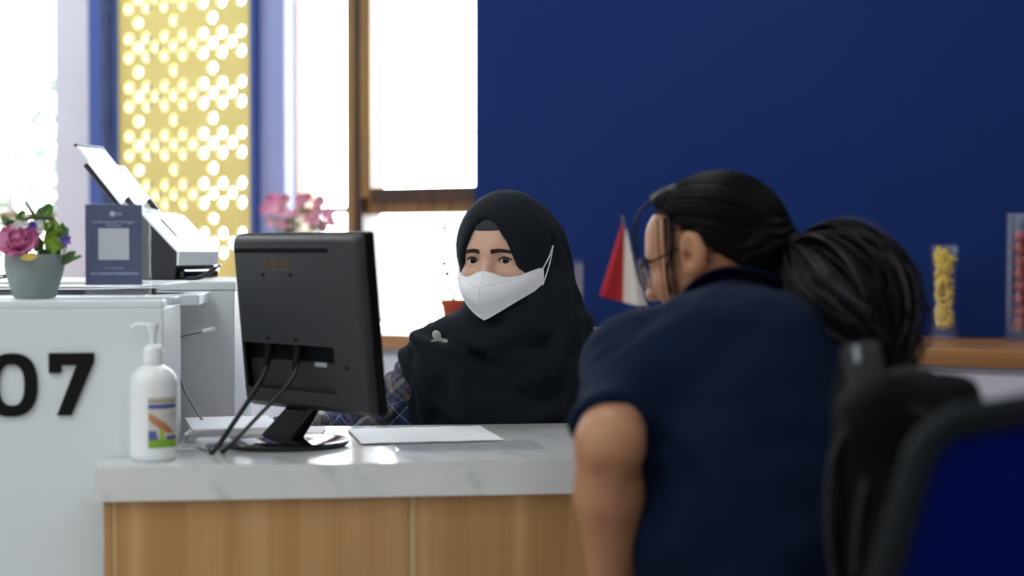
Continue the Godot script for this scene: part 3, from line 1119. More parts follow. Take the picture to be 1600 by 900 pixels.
func eye_parts(parent: Node, xf: Transform3D, gaze: Basis, lashes: bool) -> void:
	for s in [-1.0, 1.0]:
		var c := Vector3(0.033 * s, -0.024, 0.0725)
		var eye := part(ball(Vector3.ONE * 0.0132, 24, 16), "eye", M.eye_white, parent, at(xf * c), 180.0)
		var fwd: Vector3 = xf.basis * gaze * Vector3(0, 0, 1)
		var b := Basis(Quaternion(Vector3.UP, fwd))
		var irp := []
		var pup := []
		for k in 7:
			var r := 0.0064 * k / 6.0
			irp.append([r, sqrt(0.01335 ** 2 - r * r)])
			var r2 := 0.0030 * k / 6.0
			pup.append([r2, sqrt(0.01345 ** 2 - r2 * r2)])
		irp.append([0.0064, 0.011])
		irp.append([0.0, 0.011])
		pup.append([0.003, 0.0125])
		pup.append([0.0, 0.0125])
		part(lathe(irp, 24), "iris", M.iris_brown, eye, at(xf * c, b), 60.0)
		part(lathe(pup, 16), "pupil", M.pupil_black, eye, at(xf * c, b), 60.0)
		# lash line along the upper lid
		var up := []
		var rad := []
		for k in 11:
			var a := deg_to_rad(lerpf(48.0, 132.0, k / 10.0))
			var e := Vector3(s * (cos(a) * 0.0206 - 0.001), sin(a) * 0.0206 - 0.0142, 0)
			e.z = sqrt(maxf(0.0150 ** 2 - e.x * e.x - e.y * e.y, 0.00002)) + 0.0004
			up.append(xf * (c + e))
			rad.append(0.0016 * sin(PI * (k + 1.2) / 12.4) + 0.0003)
		part(tube(up, rad, 6), "eyelash", M.brow_hair, parent, Transform3D.IDENTITY, 180.0)
		# brow: short hairs along an arch
		var g := Geo.new()
		for k in 70:
			var f := k / 69.0
			var bx := lerpf(0.0115, 0.052, f)
			var by := -0.0085 + 0.0038 * sin(PI * minf(f * 0.85 + 0.08, 1.0)) - 0.004 * f * f
			for r in 4:
				var y := by + (r - 1.5) * 0.0021 * (1.0 - f * 0.7)
				var p := brow_pt(s * bx, y)
				var q := brow_pt(s * (bx + 0.0065), y + 0.0022 * (1.0 - f * 1.6))
				g.add(tube([xf * p, xf * ((p + q) / 2 + Vector3(0, 0, 0.0006)), xf * q], [0.0010, 0.0009, 0.0004], 4), 180.0)
		obj(g, "eyebrow", M.brow_hair, parent)

func brow_pt(x: float, y: float) -> Vector3:
	var z := 0.12
	for k in 60:
		var d := head_skin(Vector3(x, y, z))
		if d < 0.0004: break
		z -= d * 0.7
	return Vector3(x, y, z + 0.0002)

func woman() -> void:
	fold.seed = 5
	fold.frequency = 9.0
	fold.fractal_octaves = 2
	wb = Basis(Vector3.UP, deg_to_rad(-22.0)) * Basis(Vector3.RIGHT, deg_to_rad(2.0)) * Basis(Vector3.BACK, deg_to_rad(0.0))
	wbt = wb.transposed()
	var base := Vector3(0, 0, -3.12)
	var t := thing("person", "person in a black headscarf, white face mask and plaid shirt seated behind the monitor", "person", base)
	var hx := Transform3D(wb, WH)
	# cloth gathered into rolls slung from the pinned shoulder
	var made := []
	for line in [[[846, 462], [815, 512], [770, 532], [720, 528], [672, 512]], [[884, 500], [862, 560], [815, 592], [760, 585], [716, 556]], [[898, 560], [884, 612], [850, 650], [800, 660]], [[868, 430], [880, 480], [878, 530]], [[660, 560], [664, 605], [668, 655]], [[716, 590], [722, 625], [724, 662]]]:
		var pts := []
		var rad := []
		var mid := Vector3.ZERO
		for q in line: pts.append(march(hijab_field, q[0], q[1]))
		pts = spline(pts, 3)
		for i in pts.size():
			mid += pts[i] / pts.size()
			rad.append(lerpf(0.004, 0.0125, sin(PI * (i + 0.5) / pts.size())))
			pts[i] += Vector3(0, 0, -0.004)
		var far := 0.0
		for q in pts: far = maxf(far, (q - mid).length())
		made.append([pts, rad, 0, 0, mid, pow(far + 0.05, 2.0)])
	ridges = made
	var body := Geo.new()
	body.add(nets(head_skin, Vector3(-0.09, -0.14, -0.12), Vector3(0.09, 0.11, 0.13), 0.0026), 180.0, hx)
	body.add(nets(woman_neck, Vector3(-0.5, 0.38, -3.27), Vector3(0.29, 1.08, -2.85), 0.016), 180.0)
	for s in 2:
		var a := arm_pts(s)
		var dir: Vector3 = (a[2] - a[1]).normalized()
		var zz := dir.cross(Vector3.UP).normalized()
		var ht := Transform3D(Basis(dir, zz.cross(dir), zz), a[2] + dir * 0.015)
		var mir := 1.0 if s == 0 else -1.0
		body.add(nets(func(p): return hand_field(p, ht, mir, 0.35), a[2] + dir * 0.07 - Vector3.ONE * 0.13, a[2] + dir * 0.07 + Vector3.ONE * 0.13, 0.0045), 180.0)
	var parts := [obj(body, "body", M.skin_fair, t)]
	parts.append(part(nets(hijab_field, Vector3(-0.26, 0.50, -3.20), Vector3(0.20, 1.22, -2.82), 0.0055), "headscarf", M.hijab, t, Transform3D.IDENTITY, 180.0))
	parts.append(part(nets(shirt_field, Vector3(-0.51, 0.42, -3.25), Vector3(0.31, 0.96, -2.88), 0.009), "plaid_shirt", M.plaid, t, Transform3D.IDENTITY, 180.0))
	# undercap
	var cf := func(p: Vector3):
		var f := head_skin(p) - 0.0022
		f -= 0.0006 * sin(p.x * 1100.0)
		return maxf(f, 0.032 - p.y + p.x * p.x * 2.0) * 0.8
	parts.append(part(nets(cf, Vector3(-0.09, 0.02, -0.12), Vector3(0.09, 0.12, 0.12), 0.0026), "undercap", M.undercap, t, hx, 180.0))
	eye_parts(t, hx, Basis(Vector3.UP, deg_to_rad(9.0)), true)
	# face mask
	var rows := []
	var uvp := func(a: float, b: float, lift: float):
		var m := absf(a)
		var s := signf(a)
		var yt := lerpf(-0.043, -0.0545, smoothstep(0.0, 0.42, m))
		yt = lerpf(yt, -0.040, smoothstep(0.5, 1.0, m))
		var yb := lerpf(-0.135, -0.074, pow(m, 1.05))
		var y := lerpf(yt, yb, b)
		var zc := lerpf(0.110, 0.133, smoothstep(0.0, 0.4, b))
		zc = lerpf(zc, 0.108, smoothstep(0.55, 1.0, b))
		var z := lerpf(zc, 0.026, pow(m, 1.75))
		var x := s * 0.0885 * pow(m, 0.9)
		return Vector3(x, y, z + lift)
	for i in 13:
		var r := []
		for j in 41: r.append(uvp.call(-1.0 + j / 20.0, i / 12.0, 0.0))
		rows.append(r)
	var mk := part(sheet(rows, 0.0016), "face_mask", M.face_mask, t, hx, 50.0)
	parts.append(mk)
	# seams: the nose crease, the centre fold, side welds and the rim
	for s in [-1.0, 1.0]:
		var c := []
		for k in 9: c.append(hx * uvp.call(s * lerpf(0.02, 0.62, k / 8.0), lerpf(0.33, 0.06, k / 8.0), 0.0012))
		part(tube(c, 0.0011, 5), "seam", M.face_mask, mk, Transform3D.IDENTITY, 180.0)
		c = []
		for k in 9: c.append(hx * uvp.call(s * 0.80, k / 8.0, 0.001))
		part(tube(c, 0.0006, 5), "seam", M.face_mask, mk, Transform3D.IDENTITY, 180.0)
	var cc := []
	for k in 13: cc.append(hx * uvp.call(0.0, k / 12.0, 0.0012))
	part(tube(cc, 0.0009, 6), "seam", M.face_mask, mk, Transform3D.IDENTITY, 180.0)
	var hook := march(hijab_field, 864.0, 380.0)
	for k in 2:
		var e: Vector3 = hx * uvp.call(0.99, [0.08, 0.95][k], 0.002)
		var mid := (e + hook) / 2
		var nrm := Vector3(0.5, 0, 0.85)
		for it in 14:
			if hijab_field(mid) < 0.002: mid += nrm * 0.003
		part(tube(spline([e, mid, hook + nrm * 0.002], 6), 0.0013, 6), "ear_loop", M.elastic, mk, Transform3D.IDENTITY, 180.0)
	part(tube([hook + Vector3(-0.002, -0.005, 0.004), hook + Vector3(0.002, 0, 0.005), hook + Vector3(0.0, 0.006, 0.004)], 0.0022, 6), "strap_hook", M.deep_black, mk, Transform3D.IDENTITY, 180.0)
	# bow brooch
	var bp := march(hijab_field, 689.0, 531.0)
	var gr := Vector3(hijab_field(bp + Vector3(0.004, 0, 0)) - hijab_field(bp - Vector3(0.004, 0, 0)), hijab_field(bp + Vector3(0, 0.004, 0)) - hijab_field(bp - Vector3(0, 0.004, 0)), hijab_field(bp + Vector3(0, 0, 0.004)) - hijab_field(bp - Vector3(0, 0, 0.004))).normalized()
	gr = gr.lerp(Vector3(0, 0, 1), 0.8).normalized()
	var bz := gr
	var bxx := Vector3.UP.cross(bz).normalized()
	var bb := Transform3D(Basis(bxx, bz.cross(bxx), bz) * Basis(Vector3.BACK, -0.75) * Basis.from_scale(Vector3.ONE * 1.35), bp + gr * 0.008)
	var br := Node3D.new()
	br.name = "brooch"
	t.add_child(br)
	br.transform = bb
	for s in [-1.0, 1.0]:
		part(ball(Vector3(0.0075, 0.006, 0.0028), 16, 8), "bow_loop", M.silver, br, at(Vector3(s * 0.0082, 0.0005, 0), Basis(Vector3.BACK, s * 0.25)), 180.0)
		part(tube([Vector3(0, 0, 0), Vector3(s * 0.0035, -0.006, 0.0005), Vector3(s * 0.0055, -0.012, 0)], [0.0016, 0.0026, 0.0032], 8, 0.5, Vector3.BACK), "ribbon_end", M.silver, br, Transform3D.IDENTITY, 40.0)
	part(ball(Vector3(0.0028, 0.0032, 0.003), 12, 8), "knot", M.silver, br, Transform3D.IDENTITY, 180.0)
	# lower body
	var lf := func(p: Vector3):
		var f := ell(p, Vector3(0, 0.545, -3.12), Vector3(0.17, 0.09, 0.13))
		for s in [-1.0, 1.0]:
			f = smin(f, cap(p, Vector3(0.09 * s, 0.54, -3.12), Vector3(0.10 * s, 0.53, -2.76), 0.08, 0.06), 0.04)
			f = smin(f, cap(p, Vector3(0.10 * s, 0.52, -2.76), Vector3(0.10 * s, 0.09, -2.80), 0.058, 0.05), 0.02)
		return f
	part(nets(lf, Vector3(-0.25, 0.03, -3.3), Vector3(0.25, 0.66, -2.65), 0.015), "trousers", M.trouser, t, Transform3D.IDENTITY, 180.0)
	for s in [-1.0, 1.0]:
		part(nets(func(p): return smax(cap(p, Vector3(0.10 * s, 0.05, -2.82), Vector3(0.11 * s, 0.035, -2.66), 0.048, 0.036), 0.002 - p.y, 0.004), Vector3(0.10 * s - 0.09, -0.01, -2.9), Vector3(0.10 * s + 0.1, 0.13, -2.6), 0.009), "shoe", M.shoe, t, Transform3D.IDENTITY, 180.0)
	for c in t.get_children(): c.position -= base

const VH := Vector3(0.300, 1.086, -2.34)
var vb: Basis
var vbt: Basis
const V_HIP := Vector3(0.325, 0.52, -1.96)
const V_CH := Vector3(0.318, 0.86, -2.07)
const V_NB := Vector3(0.325, 0.975, -2.20)
const V_LS := Vector3(0.172, 0.918, -2.14)
const V_RS := Vector3(0.470, 0.92, -2.10)
const V_LE := Vector3(0.122, 0.832, -1.935)
const V_LW := Vector3(0.131, 0.635, -2.0)
const V_RE := Vector3(0.545, 0.74, -2.20)
const V_RW := Vector3(0.44, 0.775, -2.42)

func visitor_body(p: Vector3) -> float:
	var f := cap(p, VH + vb * Vector3(0, -0.07, -0.02), V_NB, 0.05, 0.06)
	f = smin(f, cap(p, V_LS, V_RS, 0.05, 0.05), 0.06)
	f = smin(f, cap(p, V_CH, V_HIP, 0.11, 0.11), 0.06)
	f = smin(f, cap(p, V_LS, V_LE, 0.050, 0.043), 0.02)
	f = smin(f, cap(p, V_LE, V_LE.lerp(V_LW, 0.35) + Vector3(-0.003, 0, 0.0), 0.040, 0.0435), 0.012)
	f = smin(f, cap(p, V_LE.lerp(V_LW, 0.35), V_LW, 0.0435, 0.029), 0.012)
	f = smin(f, ell(p, V_LE + Vector3(0.008, -0.004, 0.022), Vector3(0.032, 0.03, 0.027)), 0.022)
	f = smax(f, -ell(p, V_LE + Vector3(-0.010, -0.036, 0.047), Vector3(0.022, 0.007, 0.012)), 0.016)
	f = smin(f, cap(p, V_RS, V_RE, 0.048, 0.04), 0.02)
	f = smin(f, cap(p, V_RE, V_RW, 0.04, 0.028), 0.015)
	return f

func visitor_shirt(p: Vector3) -> float:
	var f := cap(p, V_LS, V_RS, 0.066, 0.068)
	f = smin(f, ell(p, V_CH + Vector3(0, 0.015, 0), Vector3(0.185, 0.15, 0.118)), 0.07)
	f = smin(f, cap(p, V_NB + Vector3(0, -0.008, 0.0), V_CH, 0.074, 0.11), 0.06)
	f = smin(f, ell(p, Vector3(0.322, 0.70, -2.0), Vector3(0.172, 0.17, 0.125)), 0.08)
	f = smin(f, ell(p, V_HIP + Vector3(0, 0.02, 0.0), Vector3(0.178, 0.11, 0.135)), 0.06)
	# short sleeves
	var le := V_LS.lerp(V_LE, 0.86)
	var sl := cap(p, V_LS + Vector3(0, 0.002, 0), le, 0.068, 0.053)
	var ax := (V_LE - V_LS).normalized()
	sl = smax(sl, (p - le).dot(ax), 0.008)
	var re := V_RS.lerp(V_RE, 0.8)
	var sr := cap(p, V_RS, re, 0.068, 0.060)
	sr = smax(sr, (p - re).dot((V_RE - V_RS).normalized()), 0.008)
	f = smin(f, minf(sl, sr), 0.028)
	# armhole seam and creases of the pulled cloth
	var d := (p - V_LS).length()
	f += 0.0035 * exp(-pow((d - 0.105) / 0.008, 2.0)) * clampf((p.z + 2.2) / 0.05, 0.0, 1.0)
	var k := sin((p.x * 0.9 + p.y * 0.75) * 46.0 + fold.get_noise_3dv(p * 0.5) * 5.0)
	f -= 0.0035 * k * clampf((0.98 - p.y) / 0.1, 0.0, 1.0)
	f -= fold.get_noise_3dv(p * 0.9) * 0.010
	# neck hole
	f = smax(f, -cap(p, V_NB + (VH + vb * Vector3(0, -0.07, -0.02) - V_NB) * 0.55, VH + vb * Vector3(0, -0.03, -0.02), 0.056, 0.06), 0.01)
	return f * 0.8

func hair_cap(p: Vector3) -> float:
	var f := ell(p, Vector3(0, 0.004, -0.010), Vector3(0.086, 0.101, 0.110))
	f = smin(f, ell(p, Vector3(0, 0.045, 0.055), Vector3(0.06, 0.05, 0.045)), 0.03)
	f = smin(f, ell(p, Vector3(0, -0.030, -0.085), Vector3(0.06, 0.05, 0.05)), 0.04)
	f -= 0.0016 * sin(p.y * 300.0 + p.z * 70.0 + fold.get_noise_3dv(p * 2.0) * 5.0)
	var cut := (p.z - p.y * 1.05 + 0.012) / 1.45
	cut = maxf(cut, -(p.y + 0.085))
	return smax(f, cut, 0.012) * 0.8

func visitor() -> void:
	vb = Basis.looking_at(-Vector3(-0.90, -0.20, -0.46), Vector3(0.05, 1, 0.0))
	vbt = vb.transposed()
	var hx := Transform3D(vb, VH)
	var base := Vector3(V_HIP.x, 0, V_HIP.z)
	var t := thing("person", "person in navy polo shirt with glasses and black ponytail leaning to the desk", "person", base)
	var body := Geo.new()
	var hf := func(p: Vector3):
		var f := head_skin(p)
		var q := Vector3(absf(p.x), p.y, p.z)
		var er := ell(q, Vector3(0.084, -0.014, -0.004), Vector3(0.012, 0.033, 0.021))
		er = smin(er, ell(q, Vector3(0.082, -0.040, 0.004), Vector3(0.009, 0.012, 0.011)), 0.008)
		er = smax(er, -ell(q, Vector3(0.097, -0.012, 0.002), Vector3(0.010, 0.022, 0.012)), 0.006)
		er = smax(er, -ell(q, Vector3(0.091, -0.021, 0.006), Vector3(0.013, 0.009, 0.007)), 0.004)
		return smin(f, er, 0.008)
	body.add(nets(hf, Vector3(-0.1, -0.14, -0.12), Vector3(0.1, 0.11, 0.13), 0.003), 180.0, hx)
	body.add(nets(visitor_body, Vector3(0.04, 0.38, -2.5), Vector3(0.65, 1.06, -1.78), 0.010), 180.0)
	var lt := Transform3D(Basis(Vector3(0.15, -0.45, -0.88).normalized(), Vector3(-0.2, 0.85, -0.47), Vector3.ZERO), V_LW + Vector3(0.0, -0.02, -0.012))
	lt.basis = Basis(lt.basis.x, (lt.basis.y - lt.basis.x * lt.basis.y.dot(lt.basis.x)).normalized(), Vector3.ZERO)
	lt.basis.z = lt.basis.x.cross(lt.basis.y)
	body.add(nets(func(p): return hand_field(p, lt, 1.0, 0.3), V_LW - Vector3(0.11, 0.15, 0.19), V_LW + Vector3(0.13, 0.05, 0.06), 0.0045), 180.0)
	var rx := Vector3(-0.62, -0.02, -0.78).normalized()
	var rt := Transform3D(Basis(rx, Vector3.UP, rx.cross(Vector3.UP).normalized()), V_RW + rx * 0.015 + Vector3(0, 0.002, 0))
	body.add(nets(func(p): return hand_field(p, rt, -1.0, 0.12), V_RW - Vector3(0.2, 0.07, 0.22), V_RW + Vector3(0.09, 0.07, 0.09), 0.0045), 180.0)
	obj(body, "body", M.skin_tan, t)
	eye_parts(t, hx, Basis.IDENTITY, false)
	part(nets(visitor_shirt, Vector3(0.02, 0.42, -2.36), Vector3(0.66, 1.07, -1.76), 0.0085), "polo_shirt", M.navy_knit, t, Transform3D.IDENTITY, 180.0)
	# folded collar round the neck
	var na := (VH + vb * Vector3(0, -0.07, -0.02) - V_NB).normalized()
	var side := na.cross(Vector3(0.1, 0, 1)).normalized()
	var fw := side.cross(na)
	var rows := []
	for i in 5:
		var r := []
		for j in 33:
			var a := lerpf(0.35, TAU - 0.35, j / 32.0) - PI / 2
			var k: Array = [[0.062, -0.018], [0.060, 0.002], [0.064, 0.009], [0.074, 0.002], [0.090, -0.022]][i]
			r.append(V_NB + na * (k[1] + 0.004 * sin(j * 0.7)) + (side * cos(a) * 1.12 + fw * sin(a)) * k[0])
		rows.append(r)
	part(sheet(rows, 0.003), "collar", M.navy_knit, t, Transform3D.IDENTITY, 60.0)
	# hair
	var hair := part(nets(hair_cap, Vector3(-0.11, -0.11, -0.15), Vector3(0.11, 0.13, 0.12), 0.004), "hair", M.hair_black, t, hx, 180.0)
	var tie := Vector3(0.0, -0.035, -0.128)
	var st := Geo.new()
	var el := Vector3(0.0875, 0.1025, 0.1115)
	var c0 := Vector3(0, 0.004, -0.010)
	for k in 190:
		var u := rng.randf_range(-1.0, 1.0)
		var a := u * 1.75
		var y := cos(a) * 0.105
		var s := Vector3(sin(a) * 0.085, y, 0.0)
		s.z = minf(0.085, s.y * 1.05 + 0.004) + rng.randf_range(-0.06, 0.0)
		if s.y < -0.03: s.z = minf(s.z, -0.03)
		var d0 := ((s - c0) / el).normalized()
		var d1 := ((tie - c0) / el).normalized()
		var pts := []
		var rad := []
		for i in 12:
			var f := i / 11.0
			var d := d0.slerp(d1, f)
			var lift := 1.0 + 0.012 * sin(PI * f) + rng.randf() * 0.002
			pts.append(hx * (c0 + d * el * lift * lerpf(1.0, 1.08, f * f)))
			rad.append(0.0018 * sin(PI * clampf(f * 0.8 + 0.12, 0, 1)) + 0.0004)
		st.add(tube(pts, rad, 5), 180.0)
	obj(st, "hair_strands", M.hair_black, hair)
	# loose locks before the ear and over the brow
	var lk := Geo.new()
	for k in 26:
		var f := k / 25.0
		var z := lerpf(0.020, 0.045, rng.randf())
		var x := 0.078 + rng.randf() * 0.006
		var pts := spline([Vector3(x - 0.004, 0.045, z), Vector3(x + 0.002, 0.0, z + 0.004), Vector3(x - 0.002, -0.045, z + 0.008 + rng.randf() * 0.01), Vector3(x - 0.012, -0.085 - rng.randf() * 0.03, z + 0.014)], 5)
		if k >= 14:
			var bx := lerpf(0.022, 0.074, (k - 14) / 11.0)
			var zz := 0.098 - bx * bx * 5.0
			pts = spline([Vector3(bx * 0.8, 0.085, zz - 0.03), Vector3(bx, 0.062, zz + 0.002), Vector3(bx * 1.05, 0.020, zz + 0.008 + rng.randf() * 0.010), Vector3(bx * 1.08, -0.020 - rng.randf() * 0.04, zz + 0.006 + rng.randf() * 0.014)], 5)
		for i in pts.size(): pts[i] = hx * pts[i]
		var rad := []
		for i in pts.size(): rad.append(lerpf(0.0013, 0.0004, float(i) / pts.size()) * (0.6 if k >= 14 else 1.0))
		lk.add(tube(pts, rad, 5), 180.0)
	obj(lk, "loose_locks", M.hair_black, hair)
	var tw: Vector3 = hx * tie
	var tn: Vector3 = vb * Vector3(0, -0.1, -1).normalized()
	var tor := []
	for k in 17:
		var a := TAU * k / 16.0
		tor.append(tw + (vb.x * cos(a) + tn.cross(vb.x) * sin(a)) * 0.021)
	part(tube(tor, 0.009, 8), "hair_tie", M.tie_black, t, Transform3D.IDENTITY, 180.0)
	# ponytail: a bushy fall to the right, and a hank dropping to the collar
	var pt := Geo.new()
	var pb := Geo.new()
	var path := [tw, spot(1300, 383, 2.22), spot(1355, 412, 2.15), spot(1392, 462, 2.08), spot(1402, 520, 2.03), spot(1392, 580, 2.0)]
	var path2 := [tw, spot(1255, 420, 2.19), spot(1272, 455, 2.11), spot(1305, 490, 2.04), spot(1345, 520, 2.0), spot(1370, 560, 1.99)]
	for k in 380:
		var use: Array = path if k % 5 < 3 else path2
		var o := (Vector3(rng.randfn(), rng.randfn(), rng.randfn()) * 0.45).limit_length(1.0)
		var wild := rng.randf() < 0.08
		var ctrl := []
		var stop := use.size() if rng.randf() < 0.7 else use.size() - 1
		for i in stop:
			var f := i / 5.0
			var w: float = [0.012, 0.036, 0.046, 0.05, 0.046, 0.034][i] * (0.8 if use == path2 else 1.0)
			ctrl.append(use[i] + o * w * (1.25 if wild else 1.0) + Vector3(rng.randfn(), rng.randfn(), rng.randfn()) * 0.004 * f)
		var pts := spline(ctrl, 4)
		var rad := []
		for i in pts.size(): rad.append(lerpf(0.0030, 0.0006, pow(float(i) / pts.size(), 1.5)) * (0.45 if wild else 1.0))
		(pb if wild or k % 17 == 0 else pt).add(tube(pts, rad, 5), 180.0)
	var pn := obj(pt, "ponytail", M.hair_black, t)
	obj(pb, "brown_strands", M.hair_brown, pn)
	# spectacles
	var gl := Node3D.new()
	gl.name = "glasses"
	t.add_child(gl)
	gl.transform = hx
	for s in [-1.0, 1.0]:
		var ring := []
		for k in 25:
			var a := TAU * k / 24.0
			ring.append(Vector3(s * 0.034 + cos(a) * 0.026, -0.028 + sin(a) * 0.023, 0.106 - absf(s * 0.034 + cos(a) * 0.026) * 0.18))
		part(tube(ring, 0.0014, 6), "rim", M.steel, gl, Transform3D.IDENTITY, 180.0)
		var disc := []
		for i in 4:
			var r := []
			for k in 24:
				var a := TAU * k / 24.0
				var q := (i + 0.02) / 3.02
				var px: float = s * 0.034 + cos(a) * 0.0255 * q
				r.append(Vector3(px, -0.028 + sin(a) * 0.0225 * q, 0.106 - absf(px) * 0.18))
			r.append(r[0])
			disc.append(r)
		part(sheet(disc, 0.0012), "lens", M.lens_glass, gl, Transform3D.IDENTITY, 60.0)
		part(tube(spline([Vector3(s * 0.060, -0.018, 0.094), Vector3(s * 0.078, -0.012, 0.05), Vector3(s * 0.084, -0.004, 0.006), Vector3(s * 0.086, -0.016, -0.016), Vector3(s * 0.083, -0.034, -0.024)], 5), 0.0016, 6), "temple_arm", M.deep_black, gl, Transform3D.IDENTITY, 180.0)
	part(tube(spline([Vector3(-0.009, -0.022, 0.106), Vector3(0, -0.018, 0.112), Vector3(0.009, -0.022, 0.106)], 4), 0.0014, 6), "bridge", M.steel, gl, Transform3D.IDENTITY, 180.0)
	# lower body
	var lf := func(p: Vector3):
		var f := ell(p, V_HIP + Vector3(0, 0.01, 0), Vector3(0.175, 0.075, 0.13))
		for s in [-1.0, 1.0]:
			var k := V_HIP + Vector3(0.11 * s, -0.01, -0.31)
			f = smin(f, cap(p, V_HIP + Vector3(0.09 * s, 0.0, 0.0), k, 0.080, 0.058), 0.04)
			f = smin(f, cap(p, k, k + Vector3(0.0, -0.42, 0.04), 0.058, 0.05), 0.02)
		return f
	part(nets(lf, Vector3(0.08, 0.03, -2.4), Vector3(0.56, 0.66, -1.78), 0.014), "trousers", M.trouser, t, Transform3D.IDENTITY, 180.0)
	for s in [-1.0, 1.0]:
		var c := V_HIP + Vector3(0.11 * s, -0.47, -0.27)
		part(nets(func(p): return smax(cap(p, c, c + Vector3(0.015 * s, -0.012, -0.09), 0.048, 0.038), 0.002 - p.y, 0.004), Vector3(c.x - 0.1, -0.01, c.z - 0.17), Vector3(c.x + 0.1, 0.13, c.z + 0.08), 0.009), "shoe", M.shoe, t, Transform3D.IDENTITY, 180.0)
	for c in t.get_children(): c.position -= base

func seats() -> void:
	# plain round stools under both people
	for k in 2:
		var p: Vector3 = [Vector3(V_HIP.x, 0, V_HIP.z), Vector3(0, 0, -3.12)][k]
		var y: float = [0.452, 0.465][k]
		var t := thing("round_stool", ["round padded stool under the person in the navy polo", "round padded stool behind the desk under the person in the headscarf"][k], "stool", p)
		part(lathe([[0.0, y - 0.06], [0.165, y - 0.06], [0.178, y - 0.045], [0.178, y - 0.015], [0.165, y], [0.0, y]], 32), "seat", M.seat_fabric, t, Transform3D.IDENTITY, 50.0)
		part(lathe([[0.0, 0.02], [0.024, 0.02], [0.022, y - 0.06], [0.0, y - 0.06]], 16), "column", M.steel, t)
		part(lathe([[0.0, 0.0], [0.15, 0.0], [0.15, 0.008], [0.03, 0.024], [0.0, 0.024]], 32), "base", M.steel, t)
	# office chair with a blue mesh back
	var t := thing("office_chair", "office chair with blue mesh back and dark frame in the right foreground", "chair", Vector3(0.478, 0, -1.60), deg_to_rad(14.0))
	var seat := []
	for k in 4:
		var r := []
		for p in rrect([0.215, 0.225, 0.225, 0.205][k], [0.19, 0.2, 0.2, 0.18][k], 0.06, 0.0): r.append(Vector3(p.x, [0.405, 0.415, 0.44, 0.452][k], p.y))
		seat.append(r)
	part(loft(seat), "seat", M.seat_fabric, t, Transform3D.IDENTITY, 50.0)
	var zf := func(y: float) -> float: return 0.205 + (y - 0.5) * 0.12 + 0.02 * sin((y - 0.5) * 6.0)
	var outl := [[-0.265, 0.56], [-0.248, 0.66], [-0.222, 0.78], [-0.196, 0.880], [-0.187, 0.905], [-0.168, 0.922], [-0.14, 0.929], [0.0, 0.945], [0.14, 0.929], [0.168, 0.922], [0.187, 0.905], [0.196, 0.880], [0.222, 0.78], [0.248, 0.66], [0.265, 0.56], [0.18, 0.53], [0.0, 0.52], [-0.18, 0.53], [-0.265, 0.56]]
	var ring := []
	for q in outl:
		ring.append(Vector3(q[0], q[1], zf.call(q[1]) - absf(q[0]) * 0.12))
	var rs := spline(ring, 4)
	part(tube(rs, 0.0185, 10, 0.72, Vector3.UP), "back_frame", M.chair_frame, t, Transform3D.IDENTITY, 180.0)
	var rows := []
	for i in 15:
		var y := lerpf(0.53, 0.932, i / 14.0)
		var hw := 0.26
		if y > 0.56: hw = lerpf(0.26, 0.184, clampf((y - 0.56) / 0.345, 0, 1))
		if y > 0.905: hw = lerpf(0.184, 0.12, (y - 0.905) / 0.027)
		var r := []
		for j in 15:
			var x := lerpf(-hw, hw, j / 14.0)
			r.append(Vector3(x, y, zf.call(y) - absf(x) * 0.12))
		rows.append(r)
	part(sheet(rows, 0.003), "mesh_back", M.chair_mesh, t, Transform3D.IDENTITY, 180.0)
	part(tube(spline([Vector3(0, 0.40, 0.05), Vector3(0, 0.39, 0.20), Vector3(0, 0.46, 0.225), Vector3(0, 0.56, 0.225)], 5), 0.022, 8, 0.6), "back_stem", M.chair_frame, t, Transform3D.IDENTITY, 180.0)
	part(lathe([[0.0, 0.06], [0.03, 0.06], [0.03, 0.25], [0.018, 0.26], [0.018, 0.405], [0.0, 0.405]], 16), "gas_lift", M.steel, t)
	for k in 5:
		var a := TAU * k / 5.0 + 0.3
		var d := Vector3(cos(a), 0, sin(a))
		part(tube([Vector3(0, 0.10, 0), d * 0.12 + Vector3(0, 0.095, 0), d * 0.25 + Vector3(0, 0.07, 0)], [0.022, 0.019, 0.013], 8, 0.7), "foot", M.chair_frame, t, Transform3D.IDENTITY, 60.0)
		part(lathe([[0.0, -0.01], [0.022, -0.01], [0.026, -0.004], [0.026, 0.004], [0.022, 0.01], [0.0, 0.01]], 16), "caster", M.deep_black, t, at(d * 0.25 + Vector3(0, 0.027, 0), Basis(Vector3.UP, -a) * Basis(Vector3.RIGHT, PI / 2)))

